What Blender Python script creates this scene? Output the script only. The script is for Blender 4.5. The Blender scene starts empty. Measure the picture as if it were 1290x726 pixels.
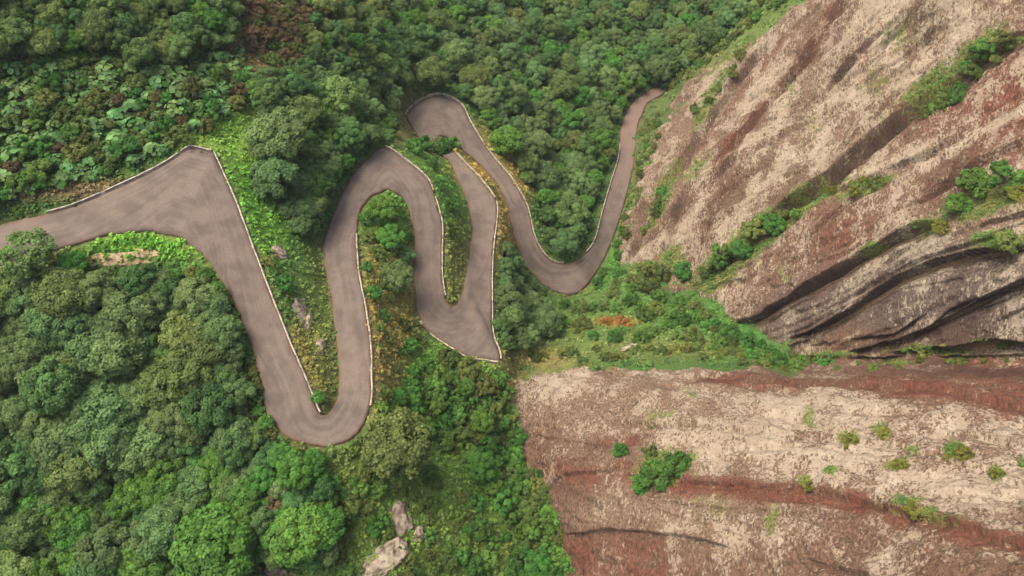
import bpy, math, random
import numpy as np
from mathutils import kdtree

rng = np.random.default_rng(11)
random.seed(11)
SC = bpy.context.scene
COL = SC.collection

# ------------------------------------------------------------------ camera model
# the drone hangs at the origin, looking steeply down into the valley; z is negative below it
F = 645 / math.tan(math.radians(73.7 / 2))
PITCH = math.radians(62.0)
SP, CP = math.sin(PITCH), math.cos(PITCH)

def ray(px, py):
    u = (np.asarray(px, float) - 645) / F
    v = (363 - np.asarray(py, float)) / F
    return np.stack([u, CP + v * SP, -SP + v * CP], -1)

def at(px, py, z):
    r = ray(px, py)
    return r * (np.asarray(z, float) / r[..., 2])[..., None]

def project(p):
    p = np.asarray(p, float)
    d = p[..., 1] * CP - p[..., 2] * SP
    v = p[..., 1] * SP + p[..., 2] * CP
    d = np.maximum(d, 1e-3)
    return 645 + F * p[..., 0] / d, 363 - F * v / d, d

def smooth(a, b, x):
    t = np.clip((np.asarray(x, float) - a) / (b - a), 0, 1)
    return t * t * (3 - 2 * t)

# ------------------------------------------------------------------ noise
def _hash(i, j, k, s):
    h = (i * 374761393 + j * 668265263 + k * 2147483647 + s * 974634777) & 0xFFFFFFFF
    h = ((h ^ (h >> 13)) * 1274126177) & 0xFFFFFFFF
    h = h ^ (h >> 16)
    return (h & 0xFFFFFF) / float(0xFFFFFF)

def vnoise(p, s=0):
    p = np.asarray(p, float)
    b = np.floor(p).astype(np.int64)
    f = p - b
    f = f * f * f * (f * (f * 6 - 15) + 10)
    out = 0
    for dx in (0, 1):
        for dy in (0, 1):
            for dz in (0, 1):
                w = (f[..., 0] if dx else 1 - f[..., 0]) * (f[..., 1] if dy else 1 - f[..., 1]) * (f[..., 2] if dz else 1 - f[..., 2])
                out = out + w * _hash(b[..., 0] + dx, b[..., 1] + dy, b[..., 2] + dz, s)
    return out * 2 - 1

def fbm(p, octaves=4, s=0, gain=.5):
    a, t, o = 1, 0, 0
    for k in range(octaves):
        o = o + a * vnoise(p * 2 ** k + 17.3 * k, s + k)
        t += a
        a *= gain
    return o / t

# ------------------------------------------------------------------ road edges
LR = np.array([(-70,306,-70,352),(0,284,0,333),(50,272,50,319),(91,261,100,305),(150,236,150,292),(205,209,185,290),(241,186,205,293),(268,193,227,297),(280,218,245,312),(296,254,264,330),(316,308,282,357),(330,345,296,385),(346,386,309,412),(365,434,320,445),(383,475,328,475),(395,505,333,502),(402,521,345,533),(407,524,369,553),(413,523,400,561),(419,517,431,556),(424,506,452,543),(427,490,465,512),(427,468,467,470),(423,416,465,426),(419,382,460,392),(412,347,452,351),(408,322,449,322),(408,305,448,300),(418,276,449,282),(430,248,456,260),(446,220,470,244),(470,194,488,238),(486,187,498,241),(510,203,506,247),(538,227,514,260),(550,258,519,278),(556,284,523,300),(556,313,522,320),(556,345,522,345),(559,370,523,369),(563,381,530,402),(568,386,543,419),(572,386,566,435),(577,382,592,450),(580,376,608,452),(584,366,629,453),(587,350,620,420),(589,340,619,385),(592,320,619,340),(594,305,621,308),(595,284,624,284),(589,254,624,254),(577,226,604,226),(566,202,583,204),(552,193,571,192),(531,178,557,180),(519,160,552,172),(513,145,555,170),(528,129,560,172),(553,120,564,174),(580,132,571,178),(592,154,584,190),(610,184,598,202),(626,205,614,217),(644,226,628,234),(656,246,638,254),(664,262,643,276),(674,302,650,304),(686,322,662,332),(700,332,684,358),(714,332,702,368),(728,328,722,370),(748,308,740,358),(758,274,766,315),(768,238,782,270),(780,198,796,216),(784,158,803,160),(793,136,809,142),(806,122,816,129),(818,115,828,122),(828,110,837,116)], float)
ZK = {0:-98,4:-99.5,7:-101,11:-104.5,18:-109.5,24:-114,32:-119,37:-123.5,43:-128,50:-135.5,57:-143,65:-151,70:-158,74:-165,80:-175}
_ks = sorted(ZK)
zi = np.interp(np.arange(len(LR)), _ks, [ZK[k] for k in _ks])
for _ in range(4):
    RL, RR = at(LR[:, 0], LR[:, 1], zi), at(LR[:, 2], LR[:, 3], zi)
    _c = (RL + RR) / 2
    _s = np.r_[0, np.cumsum(np.linalg.norm(np.diff(_c, axis=0), axis=1))]
    zi = np.interp(_s, _s[_ks], [ZK[k] for k in _ks])
RL, RR = at(LR[:, 0], LR[:, 1], zi), at(LR[:, 2], LR[:, 3], zi)

# a few more rows make the widest bend's outer corner angular
PAR = np.arange(len(LR), dtype=float)
EXTRA = [(5.85, 236, 188.6, 203, 292.6), (6.2, 246, 187.3, 209, 294), (6.85, 263.5, 191.8, 223, 296), (7.2, 271, 198.5, 230, 299.5)]
for e_ in EXTRA:
    k_ = int(np.searchsorted(PAR, e_[0])); z_ = np.interp(e_[0], PAR, zi)
    LR = np.insert(LR, k_, e_[1:], 0); zi = np.insert(zi, k_, z_); PAR = np.insert(PAR, k_, e_[0])
RL, RR = at(LR[:, 0], LR[:, 1], zi), at(LR[:, 2], LR[:, 3], zi)

def catmull(P, n):
    """centripetal-ish smooth curve through P, n samples per span; also the index parameter"""
    Q = np.vstack([2 * P[0] - P[1], P, 2 * P[-1] - P[-2]])
    out, par = [], []
    for i in range(1, len(Q) - 2):
        p0, p1, p2, p3 = Q[i - 1:i + 3]
        l = np.linalg.norm(p2 - p1) + 1e-6
        m1 = (p2 - p0) * l / (np.linalg.norm(p2 - p1) + np.linalg.norm(p1 - p0) + 1e-6)
        m2 = (p3 - p1) * l / (np.linalg.norm(p2 - p1) + np.linalg.norm(p3 - p2) + 1e-6)
        for t in np.arange(n) / n:
            t2, t3 = t * t, t ** 3
            out.append((2*t3-3*t2+1)*p1 + (t3-2*t2+t)*m1 + (3*t2-2*t3)*p2 + (t3-t2)*m2)
            par.append(i - 1 + t)
    out.append(P[-1]); par.append(len(P) - 1)
    return np.array(out), np.array(par)

NSUB = 8
EL, EPAR = catmull(RL, NSUB)
EPAR = np.interp(EPAR, np.arange(len(PAR)), PAR)
ER, _ = catmull(RR, NSUB)
NROAD = len(EL)
_ts = np.linspace(0, 1, 31)
ROADPTS = (EL[:, None] * (1 - _ts[None, :, None]) + ER[:, None] * _ts[None, :, None]).reshape(-1, 3)
_kd = kdtree.KDTree(len(ROADPTS))
for i, p in enumerate(ROADPTS):
    _kd.insert((p[0], p[1], 0), i)
_kd.balance()

def road_near(x, y):
    d = np.empty(len(x)); z = np.empty(len(x))
    for i in range(len(x)):
        _, k, dd = _kd.find((x[i], y[i], 0))
        d[i] = dd if (dd > .9 or k % 31 in (0, 30)) else 0.; z[i] = ROADPTS[k][2]
    return d, z

_rp = np.stack(project(ROADPTS)[:2], -1)
_kdp = kdtree.KDTree(len(_rp))
for i, p in enumerate(_rp):
    _kdp.insert((p[0], p[1], 0), i)
_kdp.balance()
def road_px(px, py):
    return _kdp.find((px, py, 0))[2]

# ------------------------------------------------------------------ heights of the land (picture point, height)
ANCH = """
-200 -100 -70;-200 60 -82;-200 200 -92;-150 270 -95;-200 380 -98;0 -100 -80;0 0 -86;100 0 -92;200 0 -96;300 0 -103;0 100 -91;100 100 -94;200 100 -98;
300 60 -105;330 20 -106;250 130 -100.5;0 200 -95;100 200 -98;180 170 -99.5;0 255 -97;90 240 -98.5;200 -100 -100;
290 170 -104;350 150 -109;420 120 -114;350 60 -109;450 60 -121;500 80 -135;520 100 -144;420 230 -113.5;330 260 -106.5;370 300 -110.5;380 400 -110.5;395 330 -112;
480 20 -137;600 60 -155;560 30 -152;600 0 -158;700 60 -166;700 0 -170;800 60 -174;800 0 -178;900 0 -182;870 40 -180;
620 130 -154;660 180 -160;680 240 -163;700 290 -162;740 180 -168;750 120 -170;765 200 -168;730 260 -164.5;780 110 -173;
600 -100 -168;800 -100 -186;1000 -100 -190;400 -100 -132;
0 350 -100.5;100 330 -101.5;200 315 -102.5;250 380 -105.5;150 400 -106.5;0 420 -105;280 460 -109;150 500 -111;0 520 -109;300 540 -112.5;200 600 -115;0 620 -113;0 726 -114;150 726 -117;300 726 -118;
330 600 -113.5;400 600 -112.5;400 680 -116.5;480 560 -115;500 620 -118;500 720 -119.5;-200 600 -106;-200 800 -110;0 850 -115;300 850 -120;500 850 -123;
490 330 -117.5;480 300 -118.5;480 400 -118;500 440 -121;480 500 -115.5;500 480 -118.5;490 265 -118;
572 330 -126;575 290 -128;560 230 -128;545 200 -130;530 185 -135;510 180 -130;495 160 -134;480 150 -126;
640 330 -141;650 380 -146;640 420 -136;660 420 -141;680 400 -147;655 300 -145;
560 470 -129.5;600 490 -129.5;520 460 -125;540 540 -126;600 560 -129;650 600 -135;620 650 -130;690 680 -134;560 700 -126;640 726 -132;700 726 -135;650 850 -137;
680 440 -140;740 400 -145;720 430 -141;780 360 -148;800 420 -142;850 400 -144;900 420 -139;960 440 -137;1000 450 -137;760 340 -152;
645 470 -137.5;700 480 -132;760 470 -132;850 470 -127;1000 480 -118;1150 475 -108;1290 480 -99;660 550 -134;750 550 -125;850 550 -116;1000 550 -106;1150 560 -96;1290 560 -88;
700 640 -127;800 640 -117;950 640 -103;1100 640 -94;1290 650 -82;730 726 -126;850 726 -112;1000 726 -100;1290 726 -76;760 850 -122;1000 850 -98;1290 850 -72;1480 500 -88;1480 726 -66;1480 850 -62;
1010 455 -139;1100 458 -130;1200 456 -121;1290 455 -113;1480 455 -101;
1000 430 -134;1050 420 -128;1150 400 -117;1290 400 -103;1480 400 -89;
930 410 -143;880 375 -147;900 330 -141;950 380 -137;1000 330 -130;1000 250 -129;1100 300 -118;1200 250 -106;1290 200 -96;1290 300 -99;1480 250 -82;
805 300 -154;835 250 -153;850 330 -148;900 250 -144;900 180 -147;850 180 -157;862 112 -164;900 80 -156;950 150 -141;1000 100 -134;950 45 -146;1010 5 -133;1100 100 -121;1100 10 -117;1200 100 -107;1290 100 -96;1290 0 -94;1200 0 -104;1100 -100 -122;1290 -100 -95;1480 0 -78;1480 -100 -80;1020 -40 -133
"""
_a = np.array([[float(v) for v in t.split()] for t in ANCH.replace("\n", "").split(";") if t.strip()])
AP = at(_a[:, 0], _a[:, 1], _a[:, 2])
_rd = np.vstack([EL[::5], ER[::5]])
AP = np.vstack([AP, _rd])
AP[:, 2] += rng.normal(0, 1e-3, len(AP))
# linear (biharmonic) interpolation through all the anchors
def _k(a, b):
    return np.linalg.norm(a[:, None, :2] - b[None, :, :2], axis=-1)
n = len(AP)
M = np.zeros((n + 3, n + 3))
M[:n, :n] = _k(AP, AP) - np.eye(n) * .3
M[:n, n] = 1; M[:n, n + 1:] = AP[:, :2]
M[n, :n] = 1; M[n + 1:, :n] = AP[:, :2].T
SOL = np.linalg.solve(M, np.r_[AP[:, 2], 0, 0, 0])

def rbf(x, y):
    q = np.stack([x, y], -1)
    out = np.empty(len(q))
    for i in range(0, len(q), 20000):
        c = q[i:i + 20000]
        out[i:i + 20000] = _k(c, AP) @ SOL[:n] + SOL[n] + c @ SOL[n + 1:]
    return out

core_x = np.arange(-190, 190.5, 1.0); core_y = np.arange(-50, 330.5, 1.0)
def grow(a, sgn):
    o, s, v = [], 1.5, a
    while abs(v - a) < 1500:
        v = v + sgn * s; s *= 1.45; o.append(v)
    return np.array(o)
XS = np.r_[grow(core_x[0], -1)[::-1], core_x, grow(core_x[-1], 1)]
YS = np.r_[grow(core_y[0], -1)[::-1], core_y, grow(core_y[-1], 1)]
GX, GY = np.meshgrid(XS, YS, indexing='ij')
H = rbf(np.clip(GX, -230, 230).ravel(), np.clip(GY, -80, 370).ravel()).reshape(GX.shape)
H = np.clip(H, -215, -45)
# soften the kinks, except close to the road
Hs = H.copy()
for _ in range(3):
    Hs[1:-1, 1:-1] = (4 * Hs[1:-1, 1:-1] + Hs[:-2, 1:-1] + Hs[2:, 1:-1] + Hs[1:-1, :-2] + Hs[1:-1, 2:]) / 8
H = Hs
RDIST, RZ = road_near(GX.ravel(), GY.ravel())
RDIST = RDIST.reshape(GX.shape); RZ = RZ.reshape(GX.shape)
_p = np.stack([GX, GY, H * 0], -1)
H += fbm(_p / 9.0, 3, 3) * 1.0 * smooth(2, 8, RDIST) + fbm(_p / 2.2, 2, 8) * .25 * smooth(1, 4, RDIST)
HB = H.copy()                                     # land without the road bench
w = 1 - smooth(.7, 2.6, RDIST)
H = H * (1 - w) + (RZ - .1) * w
H = np.where(RDIST < .7, RZ - .45, H)

def bil(A, x, y):
    i = np.clip(np.searchsorted(XS, x) - 1, 0, len(XS) - 2)
    j = np.clip(np.searchsorted(YS, y) - 1, 0, len(YS) - 2)
    fx = np.clip((x - XS[i]) / (XS[i + 1] - XS[i]), 0, 1); fy = np.clip((y - YS[j]) / (YS[j + 1] - YS[j]), 0, 1)
    return A[i, j]*(1-fx)*(1-fy) + A[i+1, j]*fx*(1-fy) + A[i, j+1]*(1-fx)*fy + A[i+1, j+1]*fx*fy

def cast(px, py, off=0.0, A=None):
    """where the line of sight meets the land raised by off"""
    A = H if A is None else A
    px = np.atleast_1d(np.asarray(px, float)); py = np.atleast_1d(np.asarray(py, float))
    r = ray(px, py)
    t0 = np.full(len(px), 45.0); done = np.zeros(len(px), bool); hi = np.full(len(px), 420.0)
    act = np.arange(len(px)); t = 45.0
    while t < 420 and len(act):
        t += 1.5
        p = r[act] * t
        below = p[:, 2] < bil(A, p[:, 0], p[:, 1]) + off
        hi[act[below]] = t
        act = act[~below]
    lo = hi - 1.5
    for _ in range(9):
        m = (lo + hi) / 2
        p = r * m[:, None]
        b = p[:, 2] < bil(A, p[:, 0], p[:, 1]) + off
        hi = np.where(b, m, hi); lo = np.where(b, lo, m)
    return r * hi[:, None], hi

# ------------------------------------------------------------------ rock outlines in the picture
UP = np.array([(1030,-60),(1008,2),(945,45),(905,72),(866,98),(842,124),(822,165),(804,212),(788,258),(777,300),(770,338),(800,348),(828,362),(850,372),(884,378),(920,404),(950,428),(985,440),(1012,462),(1100,468),(1180,468),(1290,468),(1500,468),(1500,-120),(1040,-120)], float)
LO = np.array([(640,474),(656,452),(700,455),(770,452),(832,452),(890,456),(985,462),(1030,452),(1100,448),(1290,444),(1500,444),(1500,900),(760,900),(716,726),(704,690),(690,650),(672,610),(652,572),(640,520)], float)

def sdist(poly, px, py):
    """signed distance to a polygon, positive inside"""
    p = np.stack([px, py], -1)
    d = np.full(p.shape[:-1], 1e9); ins = np.zeros(p.shape[:-1], bool)
    for a, b in zip(poly, np.roll(poly, -1, 0)):
        ab = b - a
        t = np.clip(((p - a) @ ab) / (ab @ ab), 0, 1)
        d = np.minimum(d, np.linalg.norm(p - a - t[..., None] * ab, axis=-1))
        c = ((a[1] > p[..., 1]) != (b[1] > p[..., 1]))
        xx = a[0] + (p[..., 1] - a[1]) * ab[0] / (ab[1] if ab[1] else 1e-9)
        ins ^= c & (p[..., 0] < xx)
    return np.where(ins, d, -d)

def lined(line, px, py):
    """distance to a polyline, which side of it (+ above/left), and how far along (0..1)"""
    line = np.array(line, float)
    p = np.stack([px, py], -1)
    d = np.full(px.shape, 1e9); side = np.zeros(px.shape); along = np.zeros(px.shape)
    L = np.r_[0, np.cumsum(np.linalg.norm(np.diff(line, axis=0), axis=1))]
    for k, (a, b) in enumerate(zip(line[:-1], line[1:])):
        ab = b - a
        t = np.clip(((p - a) @ ab) / (ab @ ab), 0, 1)
        dd = np.linalg.norm(p - a - t[..., None] * ab, axis=-1)
        cr = ab[0] * (p[..., 1] - a[1]) - ab[1] * (p[..., 0] - a[0])
        m = dd < d
        d = np.where(m, dd, d); side = np.where(m, np.where(cr < 0, 1.0, -1.0), side)
        along = np.where(m, (L[k] + t * (L[k + 1] - L[k])) / L[-1], along)
    return d, side, along

# ------------------------------------------------------------------ materials
def mat(name):
    m = bpy.data.materials.new(name); m.use_nodes = True
    nt = m.node_tree; nt.nodes.clear()
    out = nt.nodes.new('ShaderNodeOutputMaterial')
    return m, nt, out

class NT:
    def __init__(s, nt): s.nt = nt
    def __call__(s, kind, ins=None, **kw):
        nd = s.nt.nodes.new('ShaderNode' + kind)
        for k, v in kw.items(): setattr(nd, k, v)
        for k, v in (ins or {}).items():
            if isinstance(v, bpy.types.NodeSocket): s.nt.links.new(v, nd.inputs[k])
            else: nd.inputs[k].default_value = v
        return nd
    def mix(s, fac, a, b, blend='MIX'):
        nd = s.nt.nodes.new('ShaderNodeMix'); nd.data_type = 'RGBA'; nd.blend_type = blend
        for k, v in ((0, fac), (6, a), (7, b)):
            if isinstance(v, bpy.types.NodeSocket): s.nt.links.new(v, nd.inputs[k])
            else: nd.inputs[k].default_value = v if k == 0 else ((*v, 1) if len(v) == 3 else v)
        return nd.outputs[2]
    def ramp(s, x, a, b, lo=0., hi=1.):
        nd = s('MapRange', {0: x, 1: a, 2: b, 3: lo, 4: hi}); nd.interpolation_type = 'SMOOTHSTEP'; return nd.outputs[0]
    def math(s, op, a, b=0.):
        return s('Math', {0: a, 1: b}, operation=op).outputs[0]

def foliage_mat(name, base, var=.35, hue=.03, gloss=.10, trans=.45):
    m, nt, out = mat(name); N = NT(nt)
    oi = N('ObjectInfo'); at_ = N('Attribute', attribute_name='tone')
    h = N.math('ADD', N.math('MULTIPLY', N.math('SUBTRACT', oi.outputs['Random'], .5), hue * 2), .5)
    r2 = N('TexWhiteNoise', {'W': oi.outputs['Random']}, noise_dimensions='1D').outputs[0]
    v = N.math('ADD', N.math('MULTIPLY', N.math('SUBTRACT', r2, .5), var * 2), 1.)
    hs = N('HueSaturation', {'Hue': h, 'Saturation': 1.0, 'Value': v, 'Color': (*base, 1)})
    c = N.mix(1., hs.outputs[0], at_.outputs['Color'], 'MULTIPLY')
    p = N('BsdfPrincipled', {'Base Color': c, 'Roughness': .55, 'Specular IOR Level': gloss})
    t = N('BsdfTranslucent', {'Color': c})
    mx = N('MixShader', {0: trans, 1: p.outputs[0], 2: t.outputs[0]})
    nt.links.new(mx.outputs[0], out.inputs[0])
    return m

M_ROAD, nt, out = mat('worn_concrete_road'); N = NT(nt)
uv = N('UVMap', uv_map='road').outputs[0]
geo = N('NewGeometry').outputs['Position']
st = N('Mapping', {'Vector': uv, 'Scale': (.75, .03, 1)}).outputs[0]
streak = N('TexNoise', {'Vector': st, 'Scale': 1.4, 'Detail': 5, 'Roughness': .6}).outputs[0]
blot = N('TexNoise', {'Vector': geo, 'Scale': .16, 'Detail': 6, 'Roughness': .6}).outputs[0]
grit = N('TexNoise', {'Vector': geo, 'Scale': 3.5, 'Detail': 6, 'Roughness': .75}).outputs[0]
wob_ = N('TexNoise', {'Vector': geo, 'Scale': .35, 'Detail': 3}).outputs[0]
streak = N.math('ADD', N.math('MULTIPLY', streak, .5), N.math('MULTIPLY', wob_, .5))
c = N.mix(N.ramp(streak, .40, .60), (.078, .060, .043), (.137, .105, .075))
c = N.mix(N.ramp(blot, .42, .68, 0, .6), c, (.150, .110, .079))
c = N.mix(N.ramp(blot, .30, .46, .5, 0), c, (.092, .078, .066))
c = N.mix(N.ramp(grit, .35, .7, .0, .6), c, (.082, .064, .054))
edge = N('Attribute', attribute_name='verge').outputs['Fac']
en = N.math('ADD', edge, N.math('MULTIPLY', N.math('SUBTRACT', grit, .5), .9))
c = N.mix(N.ramp(en, .25, 1.0, 0, .75), c, (.125, .072, .044))
far = N('Attribute', attribute_name='earth').outputs['Fac']
c = N.mix(far, c, (.150, .098, .070))
joint = N('Math', {0: N('SeparateXYZ', {0: uv}).outputs[1], 1: 6.0}, operation='PINGPONG').outputs[0]
c = N.mix(N.ramp(joint, .0, .07, .3, 0), c, (.10, .08, .07))
b = N('Bump', {'Strength': .35, 'Distance': .08, 'Height': grit}).outputs[0]
p = N('BsdfPrincipled', {'Base Color': c, 'Roughness': .85, 'Specular IOR Level': .2, 'Normal': b})
nt.links.new(p.outputs[0], out.inputs[0])

M_LAND, nt, out = mat('grassy_soil'); N = NT(nt)
geo = N('NewGeometry').outputs['Position']
a = N('Attribute', attribute_name='tone').outputs['Color']
n1 = N('TexNoise', {'Vector': geo, 'Scale': .5, 'Detail': 6, 'Roughness': .65}).outputs[0]
n2 = N('TexNoise', {'Vector': geo, 'Scale': 4., 'Detail': 5, 'Roughness': .7}).outputs[0]
n3 = N('TexNoise', {'Vector': geo, 'Scale': 1.6, 'Detail': 5, 'Roughness': .7}).outputs[0]
c = N.mix(N.ramp(n1, .52, .75, 0, .5), a, (.12, .09, .04))
c = N.mix(N.ramp(n3, .46, .60, 0, .75), c, N.mix(.6, a, (.02, .03, .01)))
c = N.mix(N.ramp(n2, .42, .75, .0, .6), c, (.04, .06, .016))
b = N('Bump', {'Strength': .8, 'Distance': .3, 'Height': n2}).outputs[0]
p = N('BsdfPrincipled', {'Base Color': c, 'Roughness': .95, 'Specular IOR Level': .1, 'Normal': b})
nt.links.new(p.outputs[0], out.inputs[0])

def rock_mat(name, attr=True, base=(.26, .15, .11), pale=(.285, .238, .165), amount=.5):
    m, nt, out = mat(name); N = NT(nt)
    geo = N('NewGeometry').outputs['Position'] if attr else N('TexCoord').outputs['Object']
    run = N('Mapping', {'Vector': geo, 'Rotation': (math.radians(-28.0), 0, 0)}).outputs[0]
    run = N('Mapping', {'Vector': run, 'Scale': (1.15, .24, 1.15)}).outputs[0]   # rain runs: drawn out down the face
    big = N('TexNoise', {'Vector': run, 'Scale': .13, 'Detail': 7, 'Roughness': .62}).outputs[0]
    mid = N('TexNoise', {'Vector': run, 'Scale': .5, 'Detail': 7, 'Roughness': .68}).outputs[0]
    run2 = N('Mapping', {'Vector': run, 'Scale': (1., 2.1, 1.)}).outputs[0]
    fine = N('TexNoise', {'Vector': run2, 'Scale': 1.5, 'Detail': 6, 'Roughness': .72}).outputs[0]
    spot = N('TexNoise', {'Vector': geo, 'Scale': .55, 'Detail': 6, 'Roughness': .75}).outputs[0]
    if attr:
        at_ = N('Attribute', attribute_name='tone'); basec = at_.outputs['Color']; pa = at_.outputs['Alpha']
        moss = N('Attribute', attribute_name='moss').outputs['Fac']
    else:
        basec = N('RGB').outputs[0]; basec.default_value = (*base, 1); pa = N('Value').outputs[0]; pa.default_value = amount
        moss = None
    tiny = N('TexNoise', {'Vector': N('Mapping', {'Vector': run2, 'Scale': (1., .8, 1.)}).outputs[0], 'Scale': 2.9, 'Detail': 4, 'Roughness': .7}).outputs[0]
    s = N.math('ADD', N.math('MULTIPLY', big, 1.0), N.math('ADD', N.math('MULTIPLY', mid, .8), N.math('ADD', N.math('MULTIPLY', fine, .8), N.math('MULTIPLY', tiny, .65))))
    s = N.math('ADD', N.math('MULTIPLY', N.math('SUBTRACT', s, 1.625), 2.6), pa)
    fac = N.ramp(s, .34, .80)
    dark = N.mix(N.ramp(tiny, .36, .6), N.mix(.75, basec, (.022, .014, .009)), basec)
    dark = N.mix(N.ramp(big, .4, .6, 0, .55), dark, N.mix(.5, basec, (.085, .066, .036)))
    pc = N.mix(N.ramp(mid, .35, .62), pale, N.mix(.5, pale, basec))
    c = N.mix(fac, dark, pc)
    sp = N.ramp(N.math('ADD', N.math('MULTIPLY', spot, .5), N.math('MULTIPLY', tiny, .5)), .385, .465, .85, 0)
    c = N.mix(sp, c, (.048, .037, .021))
    if moss:
        mf = N.ramp(N.math('ADD', moss, N.math('MULTIPLY', N.math('SUBTRACT', N.math('ADD', N.math('MULTIPLY', spot, .5), N.math('MULTIPLY', mid, .5)), .5), 4.2)), .40, .8)
        gcol = N.mix(N.ramp(tiny, .35, .65), (.05, .062, .016), (.135, .145, .035))
        c = N.mix(N.math('MULTIPLY', mf, .9), c, gcol)
    warp = N('TexNoise', {'Vector': geo, 'Scale': .16, 'Detail': 5, 'Roughness': .6}).outputs['Color']
    wv = N('VectorMath', {0: geo, 1: N('VectorMath', {0: warp, 1: (9., 9., 9.)}, operation='MULTIPLY').outputs[0]}, operation='ADD').outputs[0]
    jn = N('Mapping', {'Vector': wv, 'Rotation': (0, math.radians(40), math.radians(35)), 'Scale': (.55, 1.2, 1.6)}).outputs[0]
    vor = N('TexVoronoi', {'Vector': jn, 'Scale': .13 if attr else .6}, feature='DISTANCE_TO_EDGE').outputs['Distance']
    jm = N.math('MULTIPLY', N.ramp(vor, .0, .035, 1, 0), N.ramp(mid, .46, .56))
    c = N.mix(N.math('MULTIPLY', jm, .4), c, (.022, .015, .010))
    hgt = N.math('SUBTRACT', N.math('ADD', N.math('MULTIPLY', mid, .8), N.math('ADD', N.math('MULTIPLY', fine, .5), N.math('MULTIPLY', tiny, .25))), N.math('MULTIPLY', jm, .3))
    b = N('Bump', {'Strength': .75, 'Distance': .7, 'Height': hgt}).outputs[0]
    p = N('BsdfPrincipled', {'Base Color': c, 'Roughness': .9, 'Specular IOR Level': .15, 'Normal': b})
    nt.links.new(p.outputs[0], out.inputs[0])
    return m
M_ROCK = rock_mat('weathered_sandstone')
M_EARTH = rock_mat('sandy_earth', False, (.38, .22, .11), (.56, .42, .28), .5)
M_RUBBLE = rock_mat('dark_rubble', False, (.07, .055, .045), (.14, .11, .09), .3)

def plain(name, c1, c2, scale, rough=.9):
    m, nt, out = mat(name); N = NT(nt)
    geo = N('NewGeometry').outputs['Position']
    a = N('TexNoise', {'Vector': geo, 'Scale': scale, 'Detail': 6, 'Roughness': .7}).outputs[0]
    c = N.mix(N.ramp(a, .38, .62), c1, c2)
    b = N('Bump', {'Strength': .5, 'Distance': .06, 'Height': a}).outputs[0]
    p = N('BsdfPrincipled', {'Base Color': c, 'Roughness': rough, 'Specular IOR Level': .2, 'Normal': b})
    nt.links.new(p.outputs[0], out.inputs[0]); return m
M_STONE = plain('pale_stone', (.10, .075, .048), (.30, .245, .17), .8)
M_PINK = plain('pinkish_stone', (.12, .085, .055), (.30, .235, .165), .8)
M_SAND = plain('sandy_soil', (.17, .115, .055), (.40, .29, .17), .9)
M_COPING = plain('cream_concrete', (.17, .145, .105), (.37, .32, .24), 1.1)
M_WALL = plain('stained_concrete', (.10, .085, .07), (.26, .225, .18), .9)
M_KERB = plain('mossy_concrete', (.16, .15, .07), (.42, .37, .24), 1.0)
M_BARK = plain('grey_bark', (.07, .055, .04), (.16, .13, .10), 3.)
M_STALK = plain('green_stalk', (.07, .10, .03), (.13, .16, .06), 5.)

# ------------------------------------------------------------------ mesh helpers
def mesh(name, V, Q, material, tone=None, smooth_=False, attrs=None, dom='FACE'):
    """V (n,3), Q (m,k) faces of one size, or a list of such arrays"""
    me = bpy.data.meshes.new(name)
    Qs = Q if isinstance(Q, list) else [Q]
    loops = np.concatenate([q.ravel() for q in Qs]).astype(np.int32)
    cnt = np.concatenate([np.full(len(q), q.shape[1], np.int32) for q in Qs])
    me.vertices.add(len(V)); me.vertices.foreach_set('co', np.asarray(V, np.float32).ravel())
    me.loops.add(len(loops)); me.loops.foreach_set('vertex_index', loops)
    me.polygons.add(len(cnt)); me.polygons.foreach_set('loop_start', np.r_[0, np.cumsum(cnt)[:-1]].astype(np.int32))
    me.polygons.foreach_set('loop_total', cnt)
    if smooth_: me.polygons.foreach_set('use_smooth', np.ones(len(cnt), bool))
    if tone is not None:
        t = np.asarray(tone, np.float32)
        if t.shape[1] == 3: t = np.c_[t, np.ones(len(t), np.float32)]
        a = me.attributes.new('tone', 'FLOAT_COLOR', dom); a.data.foreach_set('color', t.ravel())
    for k, v in (attrs or {}).items():
        a = me.attributes.new(k, 'FLOAT', 'POINT'); a.data.foreach_set('value', np.asarray(v, np.float32))
    me.materials.append(material)
    me.update(calc_edges=True); me.validate()
    return me

def link(name, data, parent=None):
    o = bpy.data.objects.new(name, data); COL.objects.link(o)
    if parent: o.parent = parent
    return o
def tag(o, label=None, cat=None, group=None, kind=None):
    for k, v in (('label', label), ('category', cat), ('group', group), ('kind', kind)):
        if v: o[k] = v
    return o

def grid_faces(a, b):
    i = np.arange(a * b).reshape(a, b)
    return np.stack([i[:-1, :-1].ravel(), i[1:, :-1].ravel(), i[1:, 1:].ravel(), i[:-1, 1:].ravel()], -1)

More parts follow.
